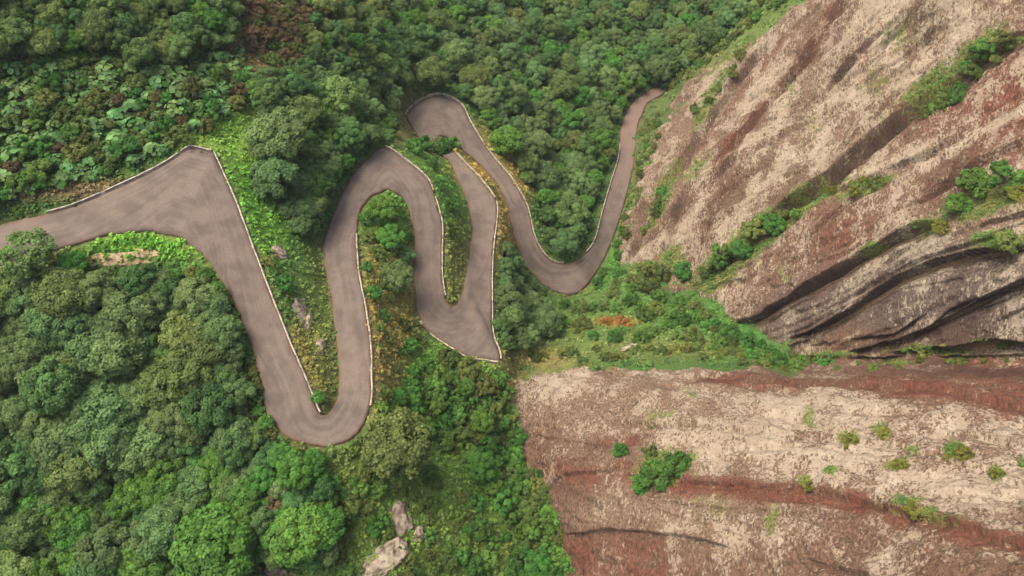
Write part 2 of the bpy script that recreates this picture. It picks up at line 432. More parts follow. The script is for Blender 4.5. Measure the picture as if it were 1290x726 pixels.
# ------------------------------------------------------------------ colours of the ground cover, by patch
ZONES = [  # picture centre, radii, albedo, strength
 (285,185,45,30,(.125,.21,.03),1.5),(300,250,28,60,(.075,.185,.022),1.5),(335,290,25,45,(.085,.18,.024),1.3),(190,306,75,14,(.10,.23,.025),2.0),(262,345,18,30,(.08,.17,.025),1.2),
 (60,330,50,12,(.17,.17,.05),1.2),(385,470,22,60,(.15,.125,.035),1.5),(400,400,14,70,(.10,.14,.03),1.2),(360,360,22,40,(.075,.13,.03),1.),
 (487,400,26,80,(.19,.155,.04),2.),(485,350,12,40,(.07,.13,.03),1.),(478,440,14,80,(.17,.12,.045),1.2),(575,340,14,50,(.14,.145,.035),1.2),(560,240,20,40,(.07,.15,.024),1.4),
 (610,215,35,12,(.24,.165,.04),3.),(590,185,25,14,(.20,.16,.04),1.6),(634,270,9,50,(.19,.14,.04),2.),(625,185,30,22,(.15,.14,.04),1.2),(648,208,20,34,(.19,.14,.04),1.8),(570,170,18,10,(.17,.15,.04),1.3),
 (500,215,25,25,(.06,.14,.022),1.),(535,185,28,20,(.075,.13,.026),1.),(485,265,30,24,(.06,.165,.022),1.4),
 (580,460,50,20,(.10,.19,.03),1.6),(560,520,60,30,(.045,.13,.03),1.2),(610,520,30,40,(.05,.14,.03),1.2),(640,480,14,25,(.20,.145,.05),1.4),
 (520,660,90,60,(.10,.15,.028),1.5),(590,610,50,40,(.085,.15,.026),1.3),(600,690,60,30,(.10,.13,.03),1.2),(660,600,20,60,(.07,.15,.022),1.2),(690,680,18,60,(.06,.14,.02),1.2),(440,630,40,50,(.11,.14,.03),1.2),
 (730,390,40,30,(.07,.115,.026),1.3),(700,430,60,18,(.085,.11,.028),1.3),(780,420,60,18,(.075,.115,.026),1.2),(880,410,60,18,(.06,.125,.024),1.4),(940,420,40,18,(.045,.125,.026),1.6),(840,435,90,12,(.105,.11,.032),1.5),(675,450,40,12,(.19,.145,.05),1.4),
 (790,350,40,30,(.06,.11,.026),1.2),(770,330,14,30,(.05,.14,.02),1.2),
 (940,25,60,30,(.085,.115,.03),1.7),(880,75,40,22,(.095,.095,.032),1.5),(835,150,20,45,(.065,.085,.026),1.3),(815,220,18,60,(.06,.085,.024),1.4),
 (345,40,45,55,(.12,.08,.035),2.),(85,105,40,18,(.13,.065,.03),1.2),(150,140,40,14,(.11,.06,.03),1.0),(40,140,30,12,(.15,.09,.03),1.),(510,160,20,30,(.14,.12,.04),1.2),(480,100,40,30,(.10,.12,.035),1.),(420,90,40,30,(.14,.145,.05),1.3),
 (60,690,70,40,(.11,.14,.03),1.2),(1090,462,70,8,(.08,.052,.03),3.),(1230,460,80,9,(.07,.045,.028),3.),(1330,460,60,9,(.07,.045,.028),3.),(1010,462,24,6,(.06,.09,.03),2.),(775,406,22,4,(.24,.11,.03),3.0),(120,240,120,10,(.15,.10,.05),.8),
]
def cover(px, py):
    wsum = np.full(px.shape, .35); c = np.zeros(px.shape + (3,)) + .35 * np.array((.05, .10, .022))
    for x, y, a, b_, col, s in ZONES:
        w_ = s * 2 * np.exp(-1.2 * (((px - x) / a) ** 2 + ((py - y) / b_) ** 2))
        wsum += w_; c += w_[..., None] * np.array(col) * 1.2
    return c / wsum[..., None]

# ------------------------------------------------------------------ land
LPX, LPY, LD = project(np.stack([GX, GY, np.minimum(H, -20)], -1))
sdu, sdl = sdist(UP, LPX, LPY), sdist(LO, LPX, LPY)
inrock = np.maximum(sdu, sdl)
front = GY > -45
HL = H - np.where(front, 3.6 * smooth(6, 30, inrock), 0)
LV = np.stack([GX, GY, HL], -1).reshape(-1, 3)
ltone = cover(LPX.ravel(), LPY.ravel())
ltone *= (1.0 + .3 * fbm(LV / 3.0, 3, 21))[:, None]
# bare earth along the road's edge
e_ = (1 - smooth(.6, 1.7, RDIST.ravel() + .5 * vnoise(LV / 1.7, 5)))[:, None]
ltone = ltone * (1 - .55 * e_) + .55 * e_ * np.array((.15, .095, .052))
rk = smooth(14, 30, inrock.ravel() + 6 * fbm(LV / 5, 2, 33))[:, None]
ltone = ltone * (1 - rk) + rk * np.array((.16, .10, .06))
land = link('ground', mesh('ground', LV, grid_faces(len(XS), len(YS)), M_LAND, ltone, True, dom='POINT'))
tag(land, kind='structure')

# ------------------------------------------------------------------ road sheet
ts = np.linspace(0, 1, 13)
jit = fbm(EL / 2.0, 3, 40); jit2 = fbm(ER / 2.0, 3, 41)
side = ER - EL; wid = np.linalg.norm(side, axis=1, keepdims=True); side = side / wid
A0 = EL - side * (.10 + .45 * jit[:, None]); B0 = ER + side * (.10 + .45 * jit2[:, None])
rows = A0[:, None] * (1 - ts[None, :, None]) + B0[:, None] * ts[None, :, None]
rows[..., 2] += .10 * (1 - (2 * ts - 1) ** 2)[None, :]
for cidx in (0, -1):
    rows[:, cidx, 2] -= .0
sk0 = rows[:, :1].copy(); sk0[..., 2] -= .9
sk1 = rows[:, -1:].copy(); sk1[..., 2] -= .9
allr = np.concatenate([sk0, rows, sk1], 1)
RV = allr.reshape(-1, 3)
arc = np.r_[0, np.cumsum(np.linalg.norm(np.diff((EL + ER) / 2, axis=0), axis=1))]
across = np.r_[0, ts, 1][None, :] * wid
verge = np.broadcast_to(np.r_[1.3, np.abs(2 * ts - 1) ** 5, 1.3][None, :], across.shape)
verge = verge * np.clip(7 / wid, .5, 1.2)
earth = np.broadcast_to((smooth(73.2, 76.5, EPAR) * .75)[:, None], across.shape)
rm = mesh('road', RV, grid_faces(NROAD, len(ts) + 2), M_ROAD, None, True, {'verge': verge.ravel(), 'earth': earth.ravel()})
uvl = rm.uv_layers.new(name='road')
li = np.empty(len(rm.loops), np.int32); rm.loops.foreach_get('vertex_index', li)
# along the outer curve the arc is scaled by the true row length, so tyre streaks follow the lane
uvv = np.stack([across.ravel(), np.broadcast_to(arc[:, None], across.shape).ravel()], -1)
uvl.data.foreach_set('uv', uvv[li].astype(np.float32).ravel())
tag(link('road', rm), kind='structure')

# ------------------------------------------------------------------ parapets
def parapet(sidex, i0, i1, label, h=.6, wdt=.2, drop=3.2, off=.18, mc=None, gaps=True, name='parapet_wall', cat='parapet'):
    E, O = (EL, ER) if sidex == 'L' else (ER, EL)
    m = (EPAR >= i0) & (EPAR <= i1)
    P = E[m]; Q = O[m]
    s_ = np.r_[0, np.cumsum(np.linalg.norm(np.diff(P, axis=0), axis=1))]
    nn = max(3, int(s_[-1] / .8))
    tt = np.linspace(0, s_[-1], nn)
    P = np.stack([np.interp(tt, s_, P[:, k]) for k in range(3)], -1)
    tan = np.gradient(P, axis=0); tan[:, 2] = 0; tan /= np.linalg.norm(tan, axis=1, keepdims=True)
    nrm = np.stack([tan[:, 1], -tan[:, 0], 0 * tt], -1)
    q = np.stack([np.interp(tt, s_, Q[:, k]) for k in range(3)], -1)
    nrm *= np.sign(np.sum(nrm * (P - q), 1, keepdims=True))
    jz = .06 * fbm(P / 1.5, 2, 70); jn = .07 * fbm(P / 3.0, 2, 71)
    def strip(a, b_, z0, z1):
        V = []
        for o_, z in ((a, z0), (a, z1), (b_, z1), (b_, z0)):
            v = P + nrm * (off + o_ + jn)[:, None] if np.ndim(o_) else P + nrm * (off + jn + o_)[:, None]
            v = v.copy(); v[:, 2] += z + (jz if z > 0 else 0); V.append(v)
        V = np.stack(V, 1)
        nv = len(V); f = []
        for k in range(nv - 1):
            if gaps and z0 > .3 and (k % 6 == 5) and _hash(k, int(i0 * 8), 3, 1) < .35: continue
            for c_ in range(4):
                d_ = (c_ + 1) % 4
                f.append((k*4+c_, k*4+d_, (k+1)*4+d_, (k+1)*4+c_))
        f += [(0, 1, 2, 3), ((nv-1)*4+3, (nv-1)*4+2, (nv-1)*4+1, (nv-1)*4)]
        return V.reshape(-1, 3), np.array(f)
    root = bpy.data.objects.new(name, None); COL.objects.link(root); root.empty_display_size = 1
    root.location = P[len(P)//2]
    tag(root, label, cat, 'parapets along the hairpin road')
    shift = np.array(root.location)
    v, f = strip(0, wdt, -drop, h - .14)
    link('wall_face', mesh('wall_face', v - shift, f, M_WALL), root)
    v, f = strip(-.03, wdt + .03, h - .14, h)
    link('coping', mesh('coping', v - shift, f, mc or M_COPING), root)
    return root

parapet('L', 2.2, 6.95, 'low parapet on the upper side of the widest bend, ending at its pointed corner', h=.45, wdt=.2)
parapet('L', 7.05, 16.2, 'long straight cream parapet running down from the widest bend to the lowest left hairpin')
parapet('R', 21.0, 27.3, 'cream parapet on the right side of the second straight, above the hollow')
parapet('L', 31.9, 34.6, 'cream parapet round the outside of the upper hairpin, leaf shaded')
parapet('L', 34.75, 39.4, 'pale parapet with a dark outer face beside the narrow weedy hollow')
parapet('R', 45.0, 51.0, 'white straight parapet on the right edge of the broad lower hairpin', drop=4.)
parapet('R', 51.1, 53.9, 'slanted parapet below yellow flowers between the two closest road legs', drop=3.)
parapet('L', 56.8, 62.0, 'curved parapet round the topmost hairpin under the forest', h=.6)
parapet('L', 62.1, 69.8, 'long thin parapet down the outer side of the far straight', drop=4.)
parapet('L', 71.4, 75.4, 'faint distant parapet on the forest side of the road below the cliff')
parapet('R', 40.9, 44.9, 'low mossy kerb wall along the lower end of the broad hairpin', h=.35, mc=M_KERB, drop=1.5)
parapet('R', 57.0, 57.01, '', ) if False else None

# ------------------------------------------------------------------ rock faces
def unit(v): return v / (np.linalg.norm(v, axis=-1, keepdims=True) + 1e-9)
STEP = 1.6
from mathutils.bvhtree import BVHTree
ROCKV = []; ROCKBVH = []
def rock_face(poly, box, name, creases, paint, strike, ledge):
    xs = np.arange(box[0], box[2] + .1, STEP); ys = np.arange(box[1], box[3] + .1, STEP)
    PXg, PYg = np.meshgrid(xs, ys, indexing='ij')
    sd = sdist(poly, PXg, PYg)
    # a ragged outline
    sd0 = sd
    sd = sd + 5 * fbm(np.stack([PXg / 14, PYg / 14, PXg * 0], -1), 3, 90) + 11 * fbm(np.stack([PXg / 40, PYg / 40, PXg * 0], -1), 2, 93)
    pos, t = cast(PXg.ravel(), PYg.ravel(), 0, HB)
    pos = pos.reshape(PXg.shape + (3,))
    x, y = pos[..., 0].ravel(), pos[..., 1].ravel()
    e = 2.0
    nx = -(bil(HB, x + e, y) - bil(HB, x - e, y)) / (2 * e); ny = -(bil(HB, x, y + e) - bil(HB, x, y - e)) / (2 * e)
    nn = np.stack([nx, ny, np.ones_like(nx)], -1); nn /= np.linalg.norm(nn, axis=1, keepdims=True)
    nn = nn.reshape(pos.shape)
    for _ in range(6):
        nn[1:-1, 1:-1] = (nn[1:-1, 1:-1] * 2 + nn[:-2, 1:-1] + nn[2:, 1:-1] + nn[1:-1, :-2] + nn[1:-1, 2:]) / 6
    nn /= np.linalg.norm(nn, axis=-1, keepdims=True)
    disp = -2.0 * (1 - smooth(-6, 6, sd)) - 2.5 * (1 - smooth(-16, -2, sd))
    if name == 'rock_slope': disp += 1.3 * (1 - (1 - smooth(-8, 70, sd)) ** 2) - .4
    disp += .9 * fbm(pos / 11.0, 3, 50) + .55 * fbm(pos / 3.5, 3, 53) + .20 * fbm(pos / 1.0, 2, 56)
    sv = unit(np.diff(at([strike[0], strike[3]], [strike[1], strike[4]], [strike[2], strike[5]]), axis=0)[0])
    al_ = pos @ sv
    q_ = pos - .82 * al_[..., None] * sv
    n5 = fbm(q_ / 9.0, 2, 62) * 3.0
    disp += ledge * (.5 * smooth(.15, .85, n5 - np.floor(n5)) - .25 + .5 - np.abs(fbm(q_ / 4.5, 3, 64)) * 1.6 - .5 * np.abs(fbm(q_ / 1.8, 3, 66)) * 2)
    wob = 2.2 * fbm(pos / 5.0, 3, 60)
    dark = np.zeros(sd.shape)
    for line, A, s1, B, s2, fade in creases:
        d, sg, al = lined(line, PXg, PYg)
        s = d * sg + wob
        env = smooth(0, fade, al) * smooth(0, fade, 1 - al)
        env = env * np.where((al <= 0) | (al >= 1), np.exp(-(d / 30) ** 2), 1)
        k_ = smooth(-.9, .9, s)
        disp += env * (k_ * A * np.exp(-np.maximum(s, 0) / s1) - (1 - k_) * B * np.exp(-np.maximum(-s, 0) / s2))
    V = pos + nn * disp[..., None]
    tone, moss = paint(PXg, PYg, pos, sd)
    Fc = grid_faces(*PXg.shape)
    keep = (sd.ravel()[Fc].max(1) > -14)
    bp = pos.reshape(-1, 3)[Fc]
    ext = np.linalg.norm(bp.max(1) - bp.min(1), axis=1)
    keep &= ext < 11.0
    Fc = Fc[keep]
    used = np.unique(Fc); rem = np.full(V.size // 3, -1); rem[used] = np.arange(len(used))
    me = mesh(name, V.reshape(-1, 3)[used], rem[Fc], M_ROCK, tone.reshape(-1, 4)[used], True, {'moss': moss.ravel()[used]}, dom='POINT')
    o = link(name, me); tag(o, kind='structure')
    ROCKV.append((V.reshape(-1, 3)[used], moss.ravel()[used], nn.reshape(-1, 3)[used], PXg.ravel()[used], PYg.ravel()[used]))
    global ROCKBVH
    ROCKBVH.append(BVHTree.FromPolygons(V.reshape(-1, 3)[used].tolist(), rem[Fc].tolist()))
    return o

def minor(n_, xr, yr, ang, poly, seed, k=1.):
    r = np.random.default_rng(seed); out = []
    while len(out) < n_:
        x, y = r.uniform(*xr), r.uniform(*yr)
        if sdist(poly, np.array([x]), np.array([y]))[0] < 15: continue
        a = math.radians(ang + r.normal(0, 5)); l = r.uniform(60, 260); x1, y1 = x + l * math.cos(a), y + l * math.sin(a)
        m = r.normal(0, l * .03)
        out.append(([(x, y), ((x + x1) / 2 + m, (y + y1) / 2 + m), (x1, y1)], k * r.uniform(.4, 1.0), r.uniform(8, 20), k * r.uniform(.8, 1.8), r.uniform(2.5, 4.5), .25))
    return out
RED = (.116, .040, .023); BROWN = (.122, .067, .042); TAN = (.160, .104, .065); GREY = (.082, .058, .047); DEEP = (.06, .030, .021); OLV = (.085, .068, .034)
def painter(regions, bands, mosses, pgain=1., poff=0., cracks=()):
    def paint(px, py, pos, sd):
        wx = 10 * fbm(pos / 6.0, 3, 75); wy = 10 * fbm(pos / 6.0, 3, 77)
        X, Y = px + wx, py + wy
        ws = np.full(px.shape, 1e-3); c = np.zeros(px.shape + (4,)); c[..., :3] = 1e-3 * np.array(BROWN); c[..., 3] = .4e-3
        for x, y, a, b_, col, pale in regions:
            w_ = np.exp(-1.1 * (((X - x) / a) ** 2 + ((Y - y) / b_) ** 2))
            ws += w_; c[..., :3] += w_[..., None] * np.array(col); c[..., 3] += w_ * pale
        c /= ws[..., None]
        c[..., 3] = c[..., 3] * pgain + poff + .22 * fbm(pos / 7.0, 3, 79)
        brk = fbm(pos / np.array([4.0, 4.0, 4.0]), 3, 81)
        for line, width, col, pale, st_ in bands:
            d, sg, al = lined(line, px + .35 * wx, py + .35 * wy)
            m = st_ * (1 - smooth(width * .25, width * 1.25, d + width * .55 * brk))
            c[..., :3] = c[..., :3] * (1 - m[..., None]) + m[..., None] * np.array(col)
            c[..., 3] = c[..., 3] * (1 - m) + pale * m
        for line, A_, s1_, B_, s2_, f_ in cracks:     # crevice shade painted into the colour, wider below each lip
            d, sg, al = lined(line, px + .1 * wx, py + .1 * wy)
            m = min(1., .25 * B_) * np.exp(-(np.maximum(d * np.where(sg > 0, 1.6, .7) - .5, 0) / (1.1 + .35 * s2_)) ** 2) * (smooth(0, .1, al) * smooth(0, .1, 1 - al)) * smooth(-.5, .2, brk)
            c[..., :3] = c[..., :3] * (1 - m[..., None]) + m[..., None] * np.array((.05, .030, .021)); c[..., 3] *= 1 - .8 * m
        moss = np.zeros(px.shape)
        for x, y, a, b_, ang, s in mosses:
            ca, sa = math.cos(math.radians(ang)), math.sin(math.radians(ang))
            u = (px - x) * ca + (py - y) * sa; v = -(px - x) * sa + (py - y) * ca
            moss = np.maximum(moss, s * np.exp(-.9 * ((u / a) ** 2 + (v / b_) ** 2)))
        moss = np.maximum(moss, .78 * (1 - smooth(-2, 10, sd)))
        return c, moss
    return paint

UPC = [  # line, lip, its reach, undercut, its reach, fade
 ([(908,424),(930,410),(960,398),(1000,372),(1045,348),(1090,322),(1130,300),(1185,276)],2.2,26,5.2,6,.10),
 ([(985,432),(1040,408),(1080,386),(1130,352),(1180,328),(1240,316),(1310,308)],1.9,22,4.2,7,.14),
 ([(1060,446),(1130,424),(1200,398),(1250,372),(1330,340)],1.7,20,3.8,8,.14),
 ([(880,352),(930,312),(1000,260),(1050,226),(1100,180),(1140,150),(1190,112),(1240,72),(1310,30)],2.4,40,5.2,6,.06),
 ([(905,205),(960,140),(1005,85),(1040,35),(1090,-30)],.9,20,2.2,5,.1),
 ([(800,290),(845,220),(880,170),(930,100),(975,45)],1.2,12,2.6,4,.15),
 ([(840,150),(872,108),(905,80)],.7,10,1.4,4,.2),([(782,345),(806,290),(834,215)],1.0,12,2.0,6,.15),([(830,330),(850,270),(880,215)],.9,12,1.6,6,.15),([(870,330),(900,270),(930,235)],.6,10,1.2,5,.2),
 ([(1035,250),(1100,224),(1180,190),(1230,150)],.7,12,1.2,6,.2),
 ([(1120,444),(1200,434),(1260,426),(1360,420)],2.0,12,5.5,10,.15),([(1000,452),(1080,452),(1180,450),(1290,448),(1400,446)],1.6,10,5.0,7,.08)]
UPC += minor(18, (790, 1200), (20, 330), -42, UP, 3) + minor(12, (930, 1280), (230, 440), -26, UP, 5)
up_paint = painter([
 (962,195,15,50,OLV,.28),(1008,140,13,45,OLV,.30),(1062,95,12,38,OLV,.30),(930,262,16,36,OLV,.30),(1005,215,12,34,OLV,.32),(1105,120,13,36,OLV,.34),(1140,45,16,28,OLV,.3),(905,300,12,26,OLV,.3),(1170,30,12,30,OLV,.36),
 (1034,160,12,60,TAN,1.1),(985,165,11,55,TAN,1.1),(1085,75,14,50,TAN,1.1),(945,235,10,45,TAN,1.0),(1215,30,16,24,TAN,1.0),(1130,105,14,30,TAN,1.0),
 (1000,130,110,110,TAN,.80),(1130,60,110,70,TAN,.72),(930,210,60,70,BROWN,.58),(900,290,50,50,BROWN,.55),(1230,20,80,40,TAN,.62),
 (960,90,30,60,TAN,.5),(1020,30,40,40,BROWN,.45),(850,200,35,70,TAN,.55),(815,290,35,60,TAN,.62),(880,110,30,30,TAN,.6),
 (1230,140,80,50,RED,.44),(1290,110,50,60,RED,.45),(1180,200,70,40,BROWN,.52),(1100,250,70,40,BROWN,.50),(1010,310,60,50,BROWN,.50),(930,370,50,35,BROWN,.52),(1060,290,40,30,RED,.40),
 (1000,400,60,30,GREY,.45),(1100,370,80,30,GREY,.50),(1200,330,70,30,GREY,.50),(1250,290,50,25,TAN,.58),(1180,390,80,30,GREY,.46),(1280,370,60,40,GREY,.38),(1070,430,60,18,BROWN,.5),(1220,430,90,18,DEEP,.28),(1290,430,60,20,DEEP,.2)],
 [([(905,205),(960,140),(1005,85),(1040,35),(1075,-20)],8,RED,.28,.8),
  ([(820,260),(870,200),(930,120),(985,50)],6,RED,.3,.6),
  ([(1000,262),(1050,229),(1100,184),(1150,144),(1200,107)],8,DEEP,.08,.7),  # this band and the next paint the dark shade of the main crevices
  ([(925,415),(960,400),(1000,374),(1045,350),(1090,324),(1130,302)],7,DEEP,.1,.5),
  ([(1160,215),(1230,170),(1290,135)],8,TAN,.9,.7),([(1040,235),(1110,215),(1170,190)],7,TAN,.85,.7)],
 [(1010,262,80,11,-33,1.15),(950,305,60,18,-40,1.25),(900,345,45,20,-35,1.25),(880,215,30,14,-50,.75),(1180,110,60,16,-40,1.15),(1240,65,50,16,-38,1.1),(1090,238,42,9,-20,1.3),(1130,45,26,26,0,.62),(990,110,14,30,-20,.5),(1030,160,16,40,0,.5),(1110,110,30,20,0,.55),
  (1170,285,40,9,-25,.95),(1240,255,60,22,-15,1.2),(1265,305,40,14,0,1.15),(905,110,40,9,-50,1.1),(890,140,40,9,-55,1.0),(835,250,12,50,25,1.1),(815,170,14,50,15,1.1),(845,330,20,30,20,1.),(800,345,40,14,20,1.2),(1180,440,60,8,0,1.0),(1265,432,50,8,0,1.0),(1050,448,40,8,0,.9),(930,60,40,14,-40,1.1),(1100,315,18,7,-25,.9),(985,345,20,20,0,.5)], 1., -.11, UPC)
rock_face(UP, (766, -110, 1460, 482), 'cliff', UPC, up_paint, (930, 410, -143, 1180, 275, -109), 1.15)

LOC = [([(836,476),(880,473),(950,479),(1040,486),(1130,490),(1200,499),(1300,524),(1420,545)],.5,22,.9,9,.08),
       ([(850,612),(930,614),(1000,619),(1080,634),(1150,655),(1220,676),(1330,700)],.6,26,.9,9,.08),
       ([(690,606),(740,598),(800,588)],.4,12,.7,8,.15),([(712,672),(780,668),(850,674),(930,690)],.6,18,.9,12,.1),([(660,545),(720,560),(780,566)],.4,14,.6,8,.2)]
LOC += minor(8, (660, 1290), (480, 726), 7, LO, 4, .5)
lo_paint = painter([
 (690,480,50,40,TAN,.72),(720,520,50,40,TAN,.62),(800,500,60,30,TAN,.58),(880,505,60,30,TAN,.60),(870,560,60,40,TAN,.68),(960,540,60,40,TAN,.84),(1080,550,90,45,TAN,.88),(1200,580,90,60,TAN,.90),(1290,600,60,60,TAN,.86),
 (1020,470,90,14,BROWN,.55),(1110,470,60,14,BROWN,.52),(1240,472,70,14,RED,.34),(1290,490,60,18,RED,.30),(920,460,50,10,TAN,.6),
 (680,560,40,30,BROWN,.48),(740,580,50,30,BROWN,.46),(700,620,30,30,BROWN,.5),(780,640,60,25,TAN,.58),(860,650,60,25,TAN,.55),(960,660,70,25,TAN,.55),(1080,690,90,35,BROWN,.54),(1180,700,60,30,BROWN,.58),(760,610,40,14,RED,.34),
 (760,700,50,35,BROWN,.34),(840,700,60,30,BROWN,.36),(920,710,50,25,BROWN,.42),(1290,670,50,30,TAN,.6),(1250,726,70,30,BROWN,.5)],
 [([(860,482),(900,481),(950,484),(1040,489),(1130,494),(1200,504),(1300,528),(1400,545)],10,RED,.12,.95),
  ([(855,616),(930,619),(1000,625),(1080,641),(1150,662),(1220,683),(1310,700)],15,RED,.14,.95),
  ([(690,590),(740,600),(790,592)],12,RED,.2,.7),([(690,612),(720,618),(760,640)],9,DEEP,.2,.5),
  ([(1100,490),(1200,502),(1300,524),(1420,545)],22,RED,.16,.85),
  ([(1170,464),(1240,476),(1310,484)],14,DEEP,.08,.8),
  ([(712,692),(780,692),(850,694)],18,RED,.15,.7),([(730,720),(860,730)],22,RED,.2,.7),([(760,560),(800,556)],8,RED,.2,.8)],
 [(840,592,42,24,-8,1.05),(780,570,12,8,0,1.1),(1070,556,15,11,0,1.1),(1205,575,17,13,0,1.15),(1255,600,14,11,0,1.0),(1110,545,14,9,0,.9),(1130,590,20,8,-30,.95),(1150,572,12,8,0,.8),(1150,642,26,10,20,1.0),(1015,610,10,8,0,.95),(1050,602,14,9,0,.8),(1020,530,10,18,0,.7),(790,450,60,16,0,.9),(870,500,20,16,0,.55),(830,530,40,20,0,.5),(900,640,50,20,0,.5),(1180,660,60,9,15,.7),(660,470,26,14,0,.9),(1130,458,30,6,0,.9),(975,660,12,24,0,.7),(1290,585,14,9,0,.9)], 1.08, -.25, LOC)
rock_face(LO, (628, 430, 1460, 840), 'rock_slope', LOC, lo_paint, (836, 476, -128, 1290, 522, -95), .6)

# ------------------------------------------------------------------ trees and plants: builders
def unit(v): return v / (np.linalg.norm(v, axis=-1, keepdims=True) + 1e-9)
def quads(c, nrm, size, r, asp=1.0, bend=.15):
    """one leaf spray (a bent quad) at each centre"""
    n_ = len(c)
    a = unit(np.cross(nrm, unit(r.normal(size=(n_, 3))))); b_ = np.cross(nrm, a)
    size = np.broadcast_to(size, (n_,))[:, None]
    k = r.uniform(.75, 1.3, (n_, 4, 1))
    V = np.stack([c + (a * asp) * size, c + b_ * size, c - (a * asp) * size, c - b_ * size], 1)
    V = c[:, None] + (V - c[:, None]) * k
    V[:, 0] -= nrm * size * bend; V[:, 2] -= nrm * size * bend
    return V.reshape(-1, 3), np.arange(n_ * 4).reshape(-1, 4)

def crown(seed, R, h0, rise, lobes, per, leaf, flat=.8, lobe_r=(.22, .36), tight=.75, warm=.0):
    """a crown of leafy heads: R radius, h0 height of its middle, rise its half height"""
    r = np.random.default_rng(seed)
    C, N_, T, S = [], [], [], []
    golden = math.pi * (3 - 5 ** .5)
    for i in range(lobes):
        f = (i + .5) / lobes
        el = math.asin(np.clip(1 - 1.35 * f, -.45, 1)) + r.normal(0, .12)
        az = golden * i + r.normal(0, .35)
        rr = r.uniform(.62, .92)
        c = np.array([math.cos(el) * math.cos(az) * R * rr, math.cos(el) * math.sin(az) * R * rr, math.sin(el) * rise * rr])
        lr = R * r.uniform(*lobe_r)
        m = int(per * (lr / (R * .3)) ** 1.6)
        d = unit(r.normal(size=(m, 3)) + np.array([0, 0, .55]) + unit(c) * .35)
        rad = lr * np.where(r.random(m) < tight, r.uniform(.86, 1.06, m), r.uniform(.35, .9, m))
        pts = c + d * rad[:, None] * np.array([1, 1, flat])
        C.append(pts); N_.append(unit(d + r.normal(0, .45, (m, 3)) + np.array([0, 0, .35])))
        g = r.uniform(.72, 1.22)
        t = g * r.uniform(.78, 1.22, (m, 1)) * np.array([[1, 1, 1]]) * (1 + warm * r.normal(0, 1, (m, 1)) * np.array([[1, .1, -.3]]))
        T.append(np.clip(t, .15, 2)); S.append(np.full(m, leaf) * r.uniform(.7, 1.3, m))
    C = np.vstack(C); C[:, 2] += h0
    V, Q = quads(C, np.vstack(N_), np.concatenate(S), r)
    return V, Q, np.vstack(T)

def tube(pts, r0, r1, k=6):
    pts = np.array(pts, float); n_ = len(pts); V = []
    for i, p in enumerate(pts):
        t = unit(pts[min(i + 1, n_ - 1)] - pts[max(i - 1, 0)])
        a = unit(np.cross(t, [.3, .9, .2])); b_ = np.cross(t, a)
        rr = r0 + (r1 - r0) * i / (n_ - 1)
        for j in range(k):
            an = 2 * math.pi * j / k
            V.append(p + rr * (math.cos(an) * a + math.sin(an) * b_))
    f = [(i*k+j, i*k+(j+1) % k, (i+1)*k+(j+1) % k, (i+1)*k+j) for i in range(n_ - 1) for j in range(k)]
    return np.array(V), np.array(f)

def join(parts):
    V, Q, o = [], [], 0
    for v, q in parts:
        V.append(v); Q.append(q + o); o += len(v)
    return np.vstack(V), np.vstack(Q)

def trunk(seed, R, h0, rise, th=.16, stems=1):
    r = np.random.default_rng(seed); P = []
    for s in range(stems):
        b0 = np.array([r.normal(0, .12 * R * (stems > 1)), r.normal(0, .12 * R * (stems > 1)), -1.2])
        top = np.array([r.normal(0, .1 * R), r.normal(0, .1 * R), h0 - .15 * rise])
        mid = (b0 + top) / 2 + r.normal(0, .06 * R, 3)
        P.append(tube([b0, mid, top, top + [0, 0, .5 * rise]], th, th * .4))
        for i in range(5):
            az = 2 * math.pi * (i + r.uniform(-.3, .3)) / 5
            e = np.array([math.cos(az) * R * .62, math.sin(az) * R * .62, h0 + r.uniform(-.2, .35) * rise])
            st_ = b0 + (top - b0) * r.uniform(.6, .95)
            P.append(tube([st_, (st_ + e) / 2 + [0, 0, -.08 * R], e], th * .5, th * .15, 5))
    return join(P)

